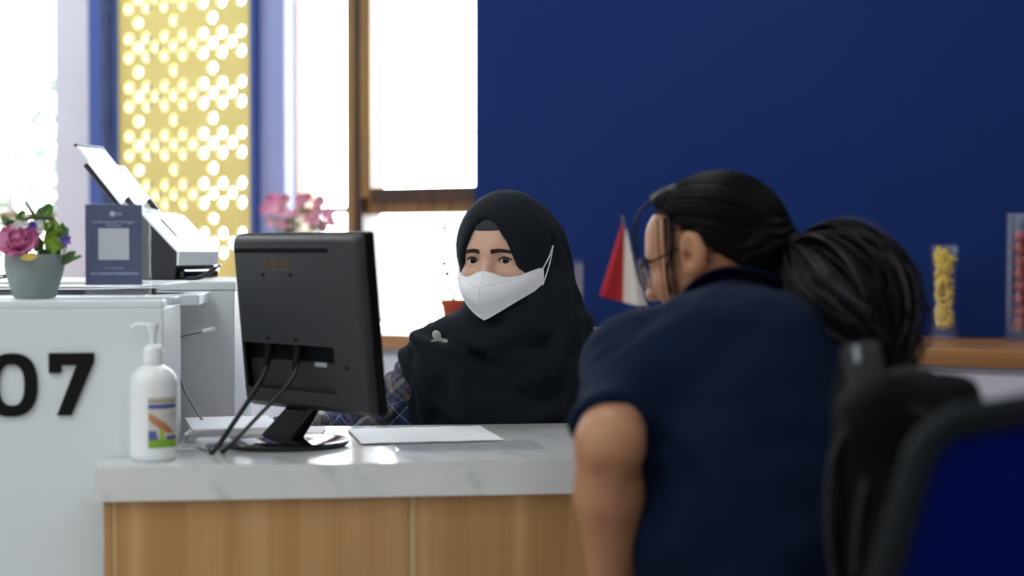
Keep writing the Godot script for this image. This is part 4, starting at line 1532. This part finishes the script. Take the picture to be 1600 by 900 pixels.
func backpack() -> void:
	var b := Vector3(0.432, 0.455, -1.66)
	var t := thing("backpack", "black backpack standing on the seat of the blue mesh chair", "backpack", b, deg_to_rad(-12.0))
	var f := func(p: Vector3):
		var q := Vector3(absf(p.x), p.y, p.z)
		var k := ell(p, Vector3(0, 0.25, 0), Vector3(0.105, 0.285, 0.078))
		var bx := (q - Vector3(0.045, 0, 0)).max(Vector3(-1, -1, -1))
		var d := Vector3(maxf(q.x - 0.036, 0), maxf(absf(p.y - 0.235) - 0.21, 0), maxf(absf(p.z) - 0.035, 0)).length() - 0.042
		d = smin(d, Vector3(maxf(q.x - 0.028, 0), maxf(absf(p.y - 0.14) - 0.10, 0), maxf(absf(p.z - 0.055) - 0.02, 0)).length() - 0.028, 0.012)
		d -= fold.get_noise_3dv(p * 1.4) * 0.010
		return smax(d, 0.001 - p.y, 0.006) * 0.8
	part(nets(f, Vector3(-0.13, -0.01, -0.11), Vector3(0.13, 0.53, 0.13), 0.008), "pack_body", M.pack_black, t, Transform3D.IDENTITY, 180.0)
	var zip := []
	for k in 21:
		var a := PI * k / 20.0
		zip.append(Vector3(cos(a) * 0.06, 0.28 + sin(a) * 0.175, 0.070))
	part(tube(zip, 0.0035, 6), "zip", M.pack_grey, t, Transform3D.IDENTITY, 180.0)
	part(tube(spline([Vector3(0.035, 0.455, 0.06), Vector3(0.066, 0.42, 0.06), Vector3(0.078, 0.34, 0.06), Vector3(0.081, 0.26, 0.055)], 5), 0.0028, 6), "piping", M.piping, t, Transform3D.IDENTITY, 180.0)
	part(tube(spline([Vector3(-0.02, 0.47, -0.03), Vector3(-0.015, 0.485, -0.035), Vector3(0.02, 0.485, -0.035), Vector3(0.03, 0.47, -0.03)], 5), 0.006, 8, 0.5), "grab_handle", M.pack_grey, t, Transform3D.IDENTITY, 60.0)
	for s in 2:
		var x: float = [-0.045, 0.04][s]
		var pts := spline([Vector3(x, 0.46, -0.06), Vector3(x - 0.01 * (1 - s), 0.51 - 0.045 * s, -0.09), Vector3(x - 0.02 * (1 - s), 0.42, -0.12), Vector3(x - 0.01 * (1 - s), 0.22, -0.11), Vector3(x, 0.06, -0.075)], 6)
		part(tube(pts, 0.022, 10, 0.22, Vector3.BACK), "shoulder_strap", M.pack_grey, t, Transform3D.IDENTITY, 60.0)
	part(tube(spline([Vector3(-0.060, 0.44, 0.03), Vector3(-0.082, 0.40, 0.045), Vector3(-0.086, 0.32, 0.05), Vector3(-0.074, 0.25, 0.06)], 5), 0.014, 10, 0.25, Vector3.RIGHT), "side_strap", M.pack_grey, t, Transform3D.IDENTITY, 60.0)
	part(rbox(Vector3(0.007, 0.030, 0.005), 0.002), "strap_slider", M.label_grey, t, at(Vector3(-0.056, 0.497, -0.072), Basis(Vector3.BACK, 0.1)), 0.0)

func dl(x: float, y: float, z: float) -> Vector3:
	return DESK0 + Basis(Vector3.UP, DESK_TURN) * Vector3(x, y, z)

func petal(len: float, wid: float, cupped: float, th := 0.001) -> Array:
	var rows := []
	for i in 6:
		var f := i / 5.0
		var w := wid * (sin(PI * (0.12 + f * 0.76)) if f < 0.95 else 0.35)
		var r := []
		for j in 5:
			var u := j / 2.0 - 1.0
			r.append(Vector3(u * w, len * f, cupped * (f * f + 0.5 * u * u * f)))
		rows.append(r)
	return sheet(rows, th)

func text(s: String, size: float, called: String, m: Material, parent: Node, where: Vector3, bold := false) -> void:
	var tm := TextMesh.new()
	var f := SystemFont.new()
	f.font_names = PackedStringArray(["Droid Sans"])
	if bold: f.font_weight = 700
	tm.font = f
	tm.text = s
	tm.font_size = 32
	tm.pixel_size = size / 24.0
	tm.depth = 0.0004
	tm.curve_step = 2.0
	tm.material = m
	var o := MeshInstance3D.new()
	o.name = called
	o.mesh = tm
	parent.add_child(o, true)
	o.position = where

func counter_things() -> void:
	# flower arrangement
	var pc := dl(0, 0, -0.16)
	pc = spot(54, 0, 2.495)
	pc.y = 0.9985
	var t := thing("flower_pot", "grey pot with a pink peony and mixed greenery on the number counter", "potted plant", pc)
	part(lathe([[0.0, 0.0], [0.028, 0.0], [0.033, 0.003], [0.042, 0.03], [0.047, 0.05], [0.0475, 0.062], [0.0455, 0.072], [0.042, 0.072], [0.042, 0.06], [0.0, 0.058]], 36), "pot", M.pot_grey, t, Transform3D.IDENTITY, 50.0)
	var fl := Node3D.new()
	fl.name = "peony"
	t.add_child(fl)
	fl.position = Vector3(-0.018, 0.085, 0.024)
	for k in 30:
		var ringn := 0 if k < 6 else 1 if k < 15 else 2
		var n: int = [6, 9, 15][ringn]
		var a := TAU * k / n + ringn * 0.4 + rng.randf() * 0.2
		var open: float = [0.35, 0.85, 1.35][ringn] + rng.randf() * 0.15
		var b := Basis(Vector3(0.9, 0, -0.1).normalized(), 0.85) * Basis(Vector3.UP, a) * Basis(Vector3.RIGHT, open)
		part(petal([0.022, 0.028, 0.036][ringn], [0.012, 0.016, 0.02][ringn], -0.010), "petal", M.petal_light if k % 3 == 0 else M.petal_pink, fl, at(Vector3.ZERO, b), 60.0)
	part(petal(0.034, 0.006, 0.004), "leaf", M.leaf_yellow, t, at(Vector3(-0.006, 0.066, 0.052), Basis(Vector3.BACK, -1.45) * Basis(Vector3.RIGHT, 0.3)), 60.0)
	for k in 46:
		var x := rng.randf_range(-0.04, 0.048)
		var z := rng.randf_range(-0.035, 0.02)
		var y := rng.randf_range(0.07, 0.135) - absf(x) * 0.4
		var b := Basis.from_euler(Vector3(rng.randf_range(-0.5, 1.0), rng.randf() * TAU, rng.randf_range(-0.7, 0.7)))
		part(petal(rng.randf_range(0.022, 0.036), rng.randf_range(0.006, 0.011), 0.006), "leaf", [M.leaf_green, M.leaf_olive, M.leaf_green, M.leaf_lime][k % 4], t, at(Vector3(x, y, z), b), 60.0)
	for k in 7: part(petal(0.026, 0.011, 0.004), "leaf", M.leaf_lime, t, at(Vector3(0.022 + rng.randf() * 0.022, 0.072 + rng.randf() * 0.03, 0.02), Basis.from_euler(Vector3(0.3, rng.randf() * 2.0, rng.randf_range(-1.2, 0.4)))), 60.0)
	# arching stem and grass blades
	part(tube(spline([Vector3(-0.035, 0.06, 0.0), Vector3(-0.030, 0.105, 0.015), Vector3(-0.002, 0.132, 0.018), Vector3(0.035, 0.13, 0.01)], 6), 0.0028, 6), "stem", M.leaf_olive, t, Transform3D.IDENTITY, 180.0)
	for k in 34:
		var o := Vector3(rng.randf_range(-0.05, 0.0), 0.065, rng.randf_range(-0.02, 0.02))
		var lean := rng.randf_range(-0.03, 0.03)
		if k > 17: o = Vector3(lerpf(-0.035, 0.045, rng.randf()), 0.12, 0.012)
		var h := rng.randf_range(0.025, 0.075) * (0.45 if k > 17 else 1.0)
		part(tube(spline([o, o + Vector3(lean * 0.3, h * 0.5, 0), o + Vector3(lean, h, rng.randf_range(-0.01, 0.01))], 4), [0.0016, 0.0015, 0.0014, 0.0013, 0.0012, 0.001, 0.0009, 0.0006, 0.0003], 4, 0.4), "grass_blade", M.leaf_olive if k % 2 else M.leaf_green, t, Transform3D.IDENTITY, 180.0)
	for k in 9:
		var p := Vector3(rng.randf_range(-0.022, 0.02), rng.randf_range(0.105, 0.122), 0.022 + rng.randf() * 0.008)
		if k == 8: p = Vector3(0.058, 0.095, 0.02)
		var bl := Node3D.new()
		bl.name = "blossom"
		t.add_child(bl, true)
		bl.position = p
		for j in 6: part(petal(0.008 if k < 8 else 0.013, 0.0035 if k < 8 else 0.0028, 0.003), "petal", M.petal_white if k < 6 else M.petal_purple, bl, at(Vector3.ZERO, Basis(Vector3.BACK, TAU * j / 6.0) * Basis(Vector3.RIGHT, 0.4)), 60.0)
	part(tube(spline([Vector3(0.044, 0.066, 0.016), Vector3(0.056, 0.078, 0.02), Vector3(0.058, 0.094, 0.02)], 4), 0.0012, 5), "stem", M.leaf_green, t, Transform3D.IDENTITY, 180.0)
	# acrylic sign stand
	var sp := spot(180, 0, 2.52)
	sp.y = 0.9985
	var s := thing("sign_stand", "clear acrylic stand holding a dark navy notice beside the flower pot", "sign", sp, 0.03)
	boxp(Vector3(0.108, 0.006, 0.05), Vector3(0, 0.003, 0.0), "foot", M.acrylic, s, 0.001)
	boxp(Vector3(0.106, 0.150, 0.003), Vector3(0.004, 0.081, -0.004), "upright", M.acrylic, s, 0.0005)
	boxp(Vector3(0.106, 0.150, 0.003), Vector3(0.004, 0.081, 0.0035), "upright", M.acrylic, s, 0.0005)
	var card := boxp(Vector3(0.0925, 0.132, 0.0008), Vector3(-0.002, 0.0875, 0.0), "notice", M.sign_navy, s, 0.0002)
	boxp(Vector3(0.050, 0.0515, 0.0003), Vector3(-0.002, 0.089, 0.0006), "pale_square", M.sign_pale, card, 0.0001)
	text("Survei Kepuasan Pelanggan", 0.0042, "heading", M.sign_ink, card, Vector3(-0.002, 0.125, 0.0007))
	text("Pelayanan", 0.0042, "heading", M.sign_ink, card, Vector3(-0.002, 0.1195, 0.0007))
	text("Scan untuk mengisi", 0.0028, "small_print", M.sign_ink, card, Vector3(-0.002, 0.0495, 0.0007))
	text("UPT LAYANAN ADMINISTRASI", 0.0042, "footer", M.sign_ink, card, Vector3(-0.001, 0.0405, 0.0007), true)
	part(lathe([[0.002, 0.0], [0.0045, 0.0], [0.0045, 0.0004], [0.002, 0.0004], [0.002, 0.0]], 20), "emblem", M.sign_pale, card, at(Vector3(-0.004, 0.1385, 0.0006), Basis(Vector3.RIGHT, PI / 2)))
	text("ris", 0.006, "emblem_text", M.sign_ink, card, Vector3(0.0065, 0.1385, 0.0007), true)
	# document scanner
	var p := spot(232, 0, 3.16)
	p.y = 1.018
	var sc := thing("document_scanner", "black and white document scanner with raised paper chute behind the notice", "scanner", p, deg_to_rad(-16.0))
	var prof := [Vector2(-0.10, 0.002), Vector2(0.060, 0.002), Vector2(0.066, 0.058), Vector2(0.058, 0.064), Vector2(-0.012, 0.132), Vector2(-0.06, 0.142), Vector2(-0.10, 0.12)]
	part(extrude(prof, -0.17, 0.0), "body", M.scan_black, sc, Transform3D.IDENTITY, 0.0)
	part(extrude([Vector2(0.069, 0.058), Vector2(0.062, 0.067), Vector2(-0.010, 0.137), Vector2(-0.035, 0.143), Vector2(-0.035, 0.138), Vector2(-0.012, 0.1325), Vector2(0.058, 0.0645), Vector2(0.066, 0.0575)], -0.173, 0.003), "lid", M.scan_white, sc, Transform3D.IDENTITY, 20.0)
	part(extrude([Vector2(0.066, 0.03), Vector2(0.070, 0.03), Vector2(0.0725, 0.058), Vector2(0.0665, 0.058)], -0.173, 0.003), "front_cover", M.scan_white, sc, Transform3D.IDENTITY, 0.0)
	part(rbox(Vector3(0.05, 0.001, 0.006), 0.0002), "button_slot", M.deep_black, sc, at(Vector3(0.02, 0.1085, -0.05), Basis(Vector3.BACK, -0.775)), 0.0)
	boxp(Vector3(0.03, 0.018, 0.15), Vector3(0.062, 0.012, -0.086), "output_slot", M.gloss_black, sc, 0.003)
	var ang := 2.29
	var cb := Basis(Vector3.BACK, ang)
	var ch := Node3D.new()
	ch.name = "paper_chute"
	sc.add_child(ch)
	ch.position = Vector3(-0.055, 0.138, -0.085)
	ch.basis = cb
	boxp(Vector3(0.135, 0.010, 0.155), Vector3(0.075, 0.006, 0), "chute_shell", M.scan_black, ch, 0.003)
	boxp(Vector3(0.132, 0.003, 0.150), Vector3(0.075, -0.001, 0), "chute_face", M.scan_white, ch, 0.001)
	boxp(Vector3(0.06, 0.004, 0.11), Vector3(0.165, 0.004, 0), "chute_extension", M.scan_white, ch, 0.001)
	boxp(Vector3(0.006, 0.007, 0.112), Vector3(0.196, 0.004, 0), "extension_stop", M.scan_black, ch, 0.001)
	for z in [-0.045, 0.045]: boxp(Vector3(0.03, 0.012, 0.006), Vector3(0.02, -0.008, z), "paper_guide", M.scan_black, ch, 0.001)
	boxp(Vector3(0.03, 0.006, 0.10), Vector3(-0.045, 0.142, -0.085), "hinge_cover", M.scan_white, sc, 0.002, Basis(Vector3.BACK, -0.5))
	# lead lying on the unit, plug end up
	var lp := spot(292, 0, 3.12)
	lp.y = 1.0215
	var ca := part(tube(spline([Vector3(0, 0, 0), Vector3(0.03, 0.004, 0.0), Vector3(0.058, 0.022, 0.0)], 5), 0.0045, 8), "plug_lead", M.cable_black, self, Transform3D.IDENTITY, 180.0)
	ca.position = lp
	tag(ca, "short black lead with a plug lying in front of the scanner", "cable")
	part(tube([Vector3(0.058, 0.022, 0), Vector3(0.070, 0.028, 0)], 0.0032, 8), "plug_tip", M.steel, ca)
	# papers on the return counter
	var names := ["white sheet lying topmost on the return counter behind the notice", "lower sheet of loose paper on the return counter", "grey folder at the bottom of the papers on the return counter", "loose sheet at the pot end of the return counter", "folded leaflet on the return counter beside the pot"]
	for k in 5:
		var a := [[-0.05, 0.0155, -0.53, 0.1], [-0.09, 0.0115, -0.52, -0.12], [-0.13, 0.004, -0.53, 0.03], [-0.36, 0.0155, -0.54, 0.2], [-0.35, 0.0085, -0.53, -0.05]][k] as Array
		var o := dl(a[0], 0.999 + a[1] * 0.9, a[2])
		var rows := []
		var W: float = [0.28, 0.29, 0.31, 0.29, 0.2][k]
		for i in 6:
			var r := []
			for j in 9:
				var u := j / 8.0 - 0.5
				r.append(Vector3(u * W, (0.007 * pow(maxf(u * 2.0, 0), 3.0) if k < 2 else 0.0), (i / 5.0 - 0.5) * 0.19))
			rows.append(r)
		var sh := part(sheet(rows, [0.0015, 0.003, 0.006, 0.002, 0.012][k]), ["paper_sheet", "paper_sheet", "folder", "paper_sheet", "leaflet"][k], [M.paper, M.paper, M.grey_board, M.paper, M.grey_board][k], self, Transform3D.IDENTITY, 60.0)
		sh.position = o
		sh.rotation.y = DESK_TURN + a[3]
		tag(sh, names[k], "paper" if k != 2 else "folder", "papers on the return counter")
	for k in 2:
		var q := dl([-0.26, -0.22][k], 1.018 + k * 0.004, -0.50)
		var o := part(tube(spline([Vector3(-0.05, 0, 0.01), Vector3(-0.02, 0.006, 0), Vector3(0.02, 0.014, 0), Vector3(0.06, 0.018, -0.01)], 5), 0.002, 6), "thin_cable", M.cable_black, self, Transform3D.IDENTITY, 180.0)
		o.position = q
		tag(o, ["thin black cable arching beside the grey pot, the lower one", "thin black cable arching beside the grey pot, the upper one"][k], "cable", "thin cables on the return counter")

func desk_things() -> void:
	# pump bottle
	var p := spot(239, 0, 2.395)
	p.y = 0.7502
	var b := thing("sanitizer_bottle", "white pump bottle of hand sanitizer on the marble worktop by the counter", "bottle", p, -0.35)
	part(lathe([[0.0, 0.0], [0.032, 0.0], [0.0355, 0.004], [0.036, 0.012], [0.036, 0.118], [0.034, 0.130], [0.028, 0.140], [0.017, 0.147], [0.013, 0.149], [0.013, 0.158], [0.0, 0.158]], 40), "bottle_body", M.plastic_white, b, Transform3D.IDENTITY, 40.0)
	part(lathe([[0.0, 0.150], [0.0155, 0.150], [0.0155, 0.170], [0.013, 0.176], [0.008, 0.180], [0.0, 0.180]], 28), "pump_collar", M.plastic_white, b, Transform3D.IDENTITY, 40.0)
	part(lathe([[0.0, 0.179], [0.0045, 0.179], [0.0045, 0.194], [0.0085, 0.208], [0.0085, 0.212], [0.0, 0.212]], 20), "pump_head", M.plastic_white, b, Transform3D.IDENTITY, 40.0)
	part(tube(spline([Vector3(0.004, 0.209, 0), Vector3(-0.02, 0.2105, 0.004), Vector3(-0.030, 0.2085, 0.006), Vector3(-0.033, 0.204, 0.007)], 5), 0.0036, 8), "nozzle", M.plastic_white, b, Transform3D.IDENTITY, 180.0)
	var lab := image_tex(64, 128, func(x, y):
		var c := Color("cfcdc4")
		if y < 16: c = Color("c9c6b4")
		if y < 14 and y > 5 and (x * 7 / 5) % 9 < 6: c = Color("8b8a78")
		if y >= 18 and y < 29: c = Color("4a5c9c")
		if x > 40 and y > 34 and y < 52 and y % 5 < 2: c = Color("a3a6b0")

		if y > 40 and y < 92 and x < 58:
			var ax: float = (y - 44) * 0.95
			if absf(x - ax) < 13.0 - absf(y - 66) * 0.18: c = Color("c08d66").lerp(Color("b06c44"), clampf((y - 50) / 40.0, 0, 1))
		if y > 84 and y < 112 and x < 14 + (y - 84) * 0.2: c = Color("5a5f9e")
		if y > 98 and y < 112 and x > 34: c = Color("4d4f92")
		if y > 82 and y < 112 and absf(x - 26) < 6: c = Color("a9bb48")
		if y >= 108: c = Color("7fae2e")
		return c)
	var lm := mat("bottle_label", Color.WHITE, 0.4)
	lm.albedo_texture = lab
	var g := Geo.new()
	var rows := []
	var uvs := PackedVector2Array()
	for i in 3:
		var r := []
		for j in 17:
			var a := lerpf(0.35, 1.75, j / 16.0)
			r.append(Vector3(sin(a) * 0.0364, lerpf(0.100, 0.022, i / 2.0), cos(a) * 0.0364))
			uvs.append(Vector2(j / 16.0, i / 2.0))
		rows.append(r)
	uvs.append_array(uvs)
	g.add(sheet(rows, 0.0004), 60.0, Transform3D.IDENTITY, uvs)
	obj(g, "label", lm, b)
	# papers on the worktop
	var sheets := [
		[0.515, -0.345, 0.245, 0.22, 0.10, "paper", "white printed sheet on the worktop in front of the person in the headscarf", 0.0012],
		[0.235, -0.435, 0.21, 0.13, -0.06, "pink_paper", "pale pink sheet on the worktop behind the monitor foot", 0.0012],
	]
	for a in sheets:
		var r := []
		for i in 7:
			var q := []
			for j in 9: q.append(Vector3((j / 8.0 - 0.5) * a[2], 0.0009 + 0.0012 * absf(sin(j * 1.3 + i)), (i / 6.0 - 0.5) * a[3]))
			r.append(q)
		var o := part(sheet(r, a[7]), "paper_sheet", M[a[5]], self, Transform3D.IDENTITY, 90.0)
		o.position = dl(a[0], 0.7512, a[1])
		o.rotation.y = DESK_TURN + a[4]
		tag(o, a[6], "paper", "sheets on the worktop")
	var r := []
	for i in 9:
		var q := []
		for j in 13: q.append(Vector3((j / 12.0 - 0.5) * 0.24, 0.002 + 0.0016 * sin(j * 1.7 + i * 0.8) * sin(i * 1.1), (i / 8.0 - 0.5) * 0.13))
		r.append(q)
	var fs := part(sheet(r, 0.0006), "document_sleeve", M.clear_film, self, Transform3D.IDENTITY, 90.0)
	fs.position = dl(0.575, 0.7545, -0.145)
	fs.rotation.y = DESK_TURN + 0.06
	tag(fs, "clear crinkled plastic document sleeve in front of the white sheet on the worktop", "plastic sleeve")
	# paper stack, little box, adapter
	for k in 5:
		var o := boxp(Vector3(0.15, 0.0045, 0.20), Vector3.ZERO, "paper_pad", M.paper, self, 0.0006)
		o.position = dl(0.185 - k * 0.002, 0.7525 + k * 0.0046, -0.40 + k * 0.001)
		o.rotation.y = DESK_TURN + [0.0, 0.05, -0.03, 0.08, 0.16][k]
		tag(o, ["lowest pad of the white paper pile behind the pump bottle", "second pad from below in the white paper pile", "middle pad of the white paper pile", "pad below the top of the white paper pile", "topmost turned pad of the white paper pile"][k], "paper pad", "paper pile on the worktop")
	var bp := spot(334, 0, 2.53)
	bp.y = 0.7502
	var bx := thing("adapter_box", "small flat white adapter box beside the monitor foot", "adapter", bp, 0.5)
	boxp(Vector3(0.052, 0.016, 0.045), Vector3(0, 0.0085, 0), "case", M.plastic_white, bx, 0.003)
	boxp(Vector3(0.044, 0.006, 0.001), Vector3(0, 0.008, 0.0228), "socket_strip", M.label_grey, bx, 0.0003)
	var c2 := part(tube(spline([Vector3(0, 0, 0), Vector3(-0.03, 0, 0.03), Vector3(-0.06, 0, 0.02), Vector3(-0.075, 0, -0.02)], 6), 0.0018, 6), "white_cable", M.plastic_white, self, Transform3D.IDENTITY, 180.0)
	c2.position = bp + Vector3(-0.03, 0.0022, 0.028)
	tag(c2, "thin white cable curling from the small adapter box", "cable")
	# slim stick standing out behind the counter edge
	var ms := thing("gooseneck_microphone", "slim silver gooseneck with a white tip reaching past the counter side", "microphone", dl(0.03, 0.999, -0.43))
	var tip := spot(334, 514, 2.72) - ms.position
	var st := spot(284, 525, 2.74) - ms.position
	part(tube(spline([Vector3(0.1, -0.24, -0.02), Vector3(0.06, -0.17, -0.01), st + Vector3(-0.02, -0.012, 0), st, st.lerp(tip, 0.68)], 6), 0.0022, 8), "neck", M.steel, ms, Transform3D.IDENTITY, 180.0)
	part(tube([st.lerp(tip, 0.66), st.lerp(tip, 0.7), tip], [0.003, 0.0042, 0.0042], 10), "tip", M.plastic_white, ms)
	part(lathe([[0, 0], [0.03, 0], [0.03, 0.008], [0.01, 0.014], [0, 0.014]], 20), "base", M.steel, ms, at(Vector3(0.1, -0.2488, -0.02)))

func ledge_things() -> void:
	var lb := Basis(Vector3.UP, WALL_TURN)
	# flared vase with yellow twists
	var v := wp(1.415, 0.8502, 0.13)
	var a := thing("glass_vase", "flared clear glass vase filled with yellow twists on the wooden ledge", "vase", v)
	part(lathe([[0.0, 0.0], [0.038, 0.0], [0.040, 0.006], [0.034, 0.03], [0.029, 0.10], [0.030, 0.16], [0.040, 0.245], [0.0385, 0.245], [0.0285, 0.16], [0.0275, 0.10], [0.032, 0.032], [0.0, 0.022]], 36), "glass", M.glass, a, Transform3D.IDENTITY, 40.0)
	var tw := []
	for k in 12:
		var f := k / 11.0
		tw.append(Vector3(cos(f * 5.0) * 0.006, (f - 0.5) * 0.038, sin(f * 5.0) * 0.006))
	var tg := Geo.new().add(tube(tw, [0.003, 0.0055, 0.007, 0.0075, 0.0075, 0.0075, 0.0075, 0.0075, 0.0075, 0.007, 0.0055, 0.003], 8, 0.7), 180.0).mesh()
	tg.surface_set_material(0, M.yellow_twist)
	var n := 0
	for lay in 11:
		for j in 4:
			var o := MeshInstance3D.new()
			o.mesh = tg
			o.name = numbered("yellow_twist")
			add_child(o)
			var y := 0.043 + lay * 0.0170 + rng.randf() * 0.005
			var an := TAU * j / 4.0 + lay * 0.8
			var rr := 0.0135 if lay < 9 else 0.016
			o.position = v + Vector3(cos(an) * rr, y, sin(an) * rr)
			o.basis = Basis(Vector3.UP, rng.randf() * TAU) * Basis(Vector3.RIGHT, rng.randf_range(0.2, 1.2))
			tag(o, "yellow curled twist among those in the flared glass vase", "twist", "yellow twists in the flared vase")
	for j in 2:
		var o := MeshInstance3D.new()
		o.mesh = tg
		o.name = numbered("yellow_twist")
		add_child(o)
		o.position = v + Vector3(-0.009 + j * 0.004, 0.222 - j * 0.02, 0)
		o.basis = Basis(Vector3.BACK, 0.12)
		tag(o, "yellow curled twist among those in the flared glass vase", "twist", "yellow twists in the flared vase")
	# tall square vase with red balls
	var q := wp(1.63, 0.8502, 0.13)
	var b := thing("glass_vase", "tall straight clear glass vase holding dark red balls at the right edge", "vase", q, WALL_TURN)
	part(lathe([[0.0, 0.0], [0.058, 0.0], [0.060, 0.004], [0.060, 0.325], [0.057, 0.325], [0.057, 0.02], [0.0, 0.018]], 32, 5.0), "glass", M.glass, b, Transform3D.IDENTITY, 40.0)
	var bg := Geo.new().add(lathe([[0.0, -0.0165], [0.006, -0.0172], [0.0125, -0.013], [0.0178, -0.002], [0.017, 0.008], [0.011, 0.0155], [0.005, 0.0165], [0.002, 0.0145], [0.0, 0.0135]], 16), 60.0).mesh()
	bg.surface_set_material(0, M.red_ball)
	for lay in 8:
		for j in 4 if lay < 7 else 3:
			var o := MeshInstance3D.new()
			o.mesh = bg
			o.name = numbered("red_ball")
			add_child(o)
			var an := TAU * j / 4.0 + (lay % 2) * 0.75
			o.position = q + Vector3(cos(an) * 0.0262, 0.042 + lay * 0.0318, sin(an) * 0.0262)
			o.basis = Basis.from_euler(Vector3(rng.randf(), rng.randf() * 6, rng.randf()))
			tag(o, "dark red ball among those in the tall straight vase", "ball", "red balls in the tall vase")
	# little flag
	var fb := spot(1006, 0, 4.3)
	fb.y = 0.8502
	var f := thing("table_flag", "small red and white flag hanging from a pole on the ledge", "flag", fb)
	var top := spot(972, 336, 4.3) - fb
	part(tube([Vector3(0, 0.0, 0), top], [0.004, 0.003], 8), "pole", M.steel, f)
	part(lathe([[0, 0], [0.035, 0], [0.035, 0.008], [0.012, 0.02], [0, 0.022]], 24), "stand", M.ledge_wood, f)
	part(ball(Vector3(0.0055, 0.007, 0.0055), 12, 8), "finial", M.deep_black, f, at(top + Vector3(0, 0.006, 0)), 180.0)
	for k in 2:
		var rows := []
		for i in 12:
			var r := []
			for j in 7:
				var u: float = (j / 6.0 + k) / 2.0
				var w := i / 11.0
				var l0: Vector3 = (spot(971, 350, 4.3) - fb).lerp(spot(936, 462, 4.3) - fb, w)
				var l1: Vector3 = (spot(979, 362, 4.3) - fb).lerp(spot(1012, 482, 4.3) - fb, w)
				var pq := l0.lerp(l1, u)
				pq.z += 0.012 * sin(u * 9.0 + w) * (0.3 + w) + 0.01
				r.append(pq)
			rows.append(r)
		part(sheet(rows, 0.0012), ["red_band", "white_band"][k], [M.flag_red, M.flag_white][k], f, Transform3D.IDENTITY, 80.0)
	# clear holder beside the flag
	var h := thing("brochure_holder", "narrow clear acrylic holder on the ledge beyond the headscarf", "holder", spot(904, 0, 4.25) * Vector3(1, 0, 1) + Vector3(0, 0.8502, 0), WALL_TURN)
	boxp(Vector3(0.05, 0.004, 0.06), Vector3(0, 0.002, 0), "foot", M.acrylic, h, 0.0008)
	boxp(Vector3(0.028, 0.205, 0.004), Vector3(0, 0.106, 0), "upright", M.acrylic, h, 0.001)
	boxp(Vector3(0.024, 0.14, 0.0015), Vector3(0, 0.125, -0.003), "leaflet", M.mauve_card, h, 0.0003)
	# terracotta pot with small blossoms
	var tp := spot(712, 0, 4.52)
	tp.y = 0.8502
	var t := thing("terracotta_pot", "small terracotta pot of pale blossoms on the window ledge beside the headscarf", "potted plant", tp)
	part(lathe([[0.0, 0.0], [0.034, 0.0], [0.042, 0.07], [0.047, 0.07], [0.047, 0.09], [0.042, 0.09], [0.040, 0.075], [0.0, 0.072]], 28), "pot", M.terracotta, t, Transform3D.IDENTITY, 30.0)
	sprays(t, Vector3(-0.01, 0.08, 0), 12, Vector3(0.055, 0.10, 0.04), 0.21, [M.petal_blush, M.petal_red, M.petal_white], 0.013)
	# pink orchid-like spray behind the monitor
	var op := spot(462, 0, 4.62)
	op.y = 0.8502
	var o2 := thing("pink_flower_vase", "vase of pink blossoms on the window ledge behind the monitor", "flower vase", op)
	part(lathe([[0.0, 0.0], [0.04, 0.0], [0.052, 0.04], [0.046, 0.09], [0.026, 0.12], [0.032, 0.135], [0.028, 0.135], [0.022, 0.12], [0.0, 0.1]], 28), "vase", M.plastic_white, o2, Transform3D.IDENTITY, 50.0)
	sprays(o2, Vector3(0, 0.12, 0), 30, Vector3(0.10, 0.055, 0.06), 0.345, [M.petal_blush, M.petal_light, M.petal_blush], 0.021)

func sprays(t: Node3D, foot: Vector3, n: int, spread: Vector3, high: float, cols: Array, size: float) -> void:
	for k in n:
		var c := Vector3(rng.randf_range(-1, 1), rng.randf_range(-1, 1), rng.randf_range(-1, 1)) * spread + Vector3(0.012, high, 0)
		part(tube(spline([foot, foot.lerp(c, 0.5) + Vector3(0, 0.01, 0), c], 4), 0.0014, 5), "stem", M.leaf_green, t, Transform3D.IDENTITY, 180.0)
		var bl := Node3D.new()
		bl.name = "blossom"
		t.add_child(bl, true)
		bl.position = c
		var b := Basis.from_euler(Vector3(rng.randf_range(-0.6, 0.6), rng.randf_range(-0.8, 0.8), rng.randf()))
		for j in 6: part(petal(size, size * 0.45, size * 0.3), "petal", cols[k % cols.size()], bl, at(Vector3.ZERO, b * Basis(Vector3.BACK, TAU * j / 6.0) * Basis(Vector3.RIGHT, 0.3)), 60.0)
		if k % 3 == 0: part(petal(size * 1.6, size * 0.4, size * 0.3), "leaf", M.leaf_green, t, at(foot.lerp(c, 0.7), Basis.from_euler(Vector3(0.4, rng.randf() * TAU, rng.randf_range(-1, 1)))), 60.0)
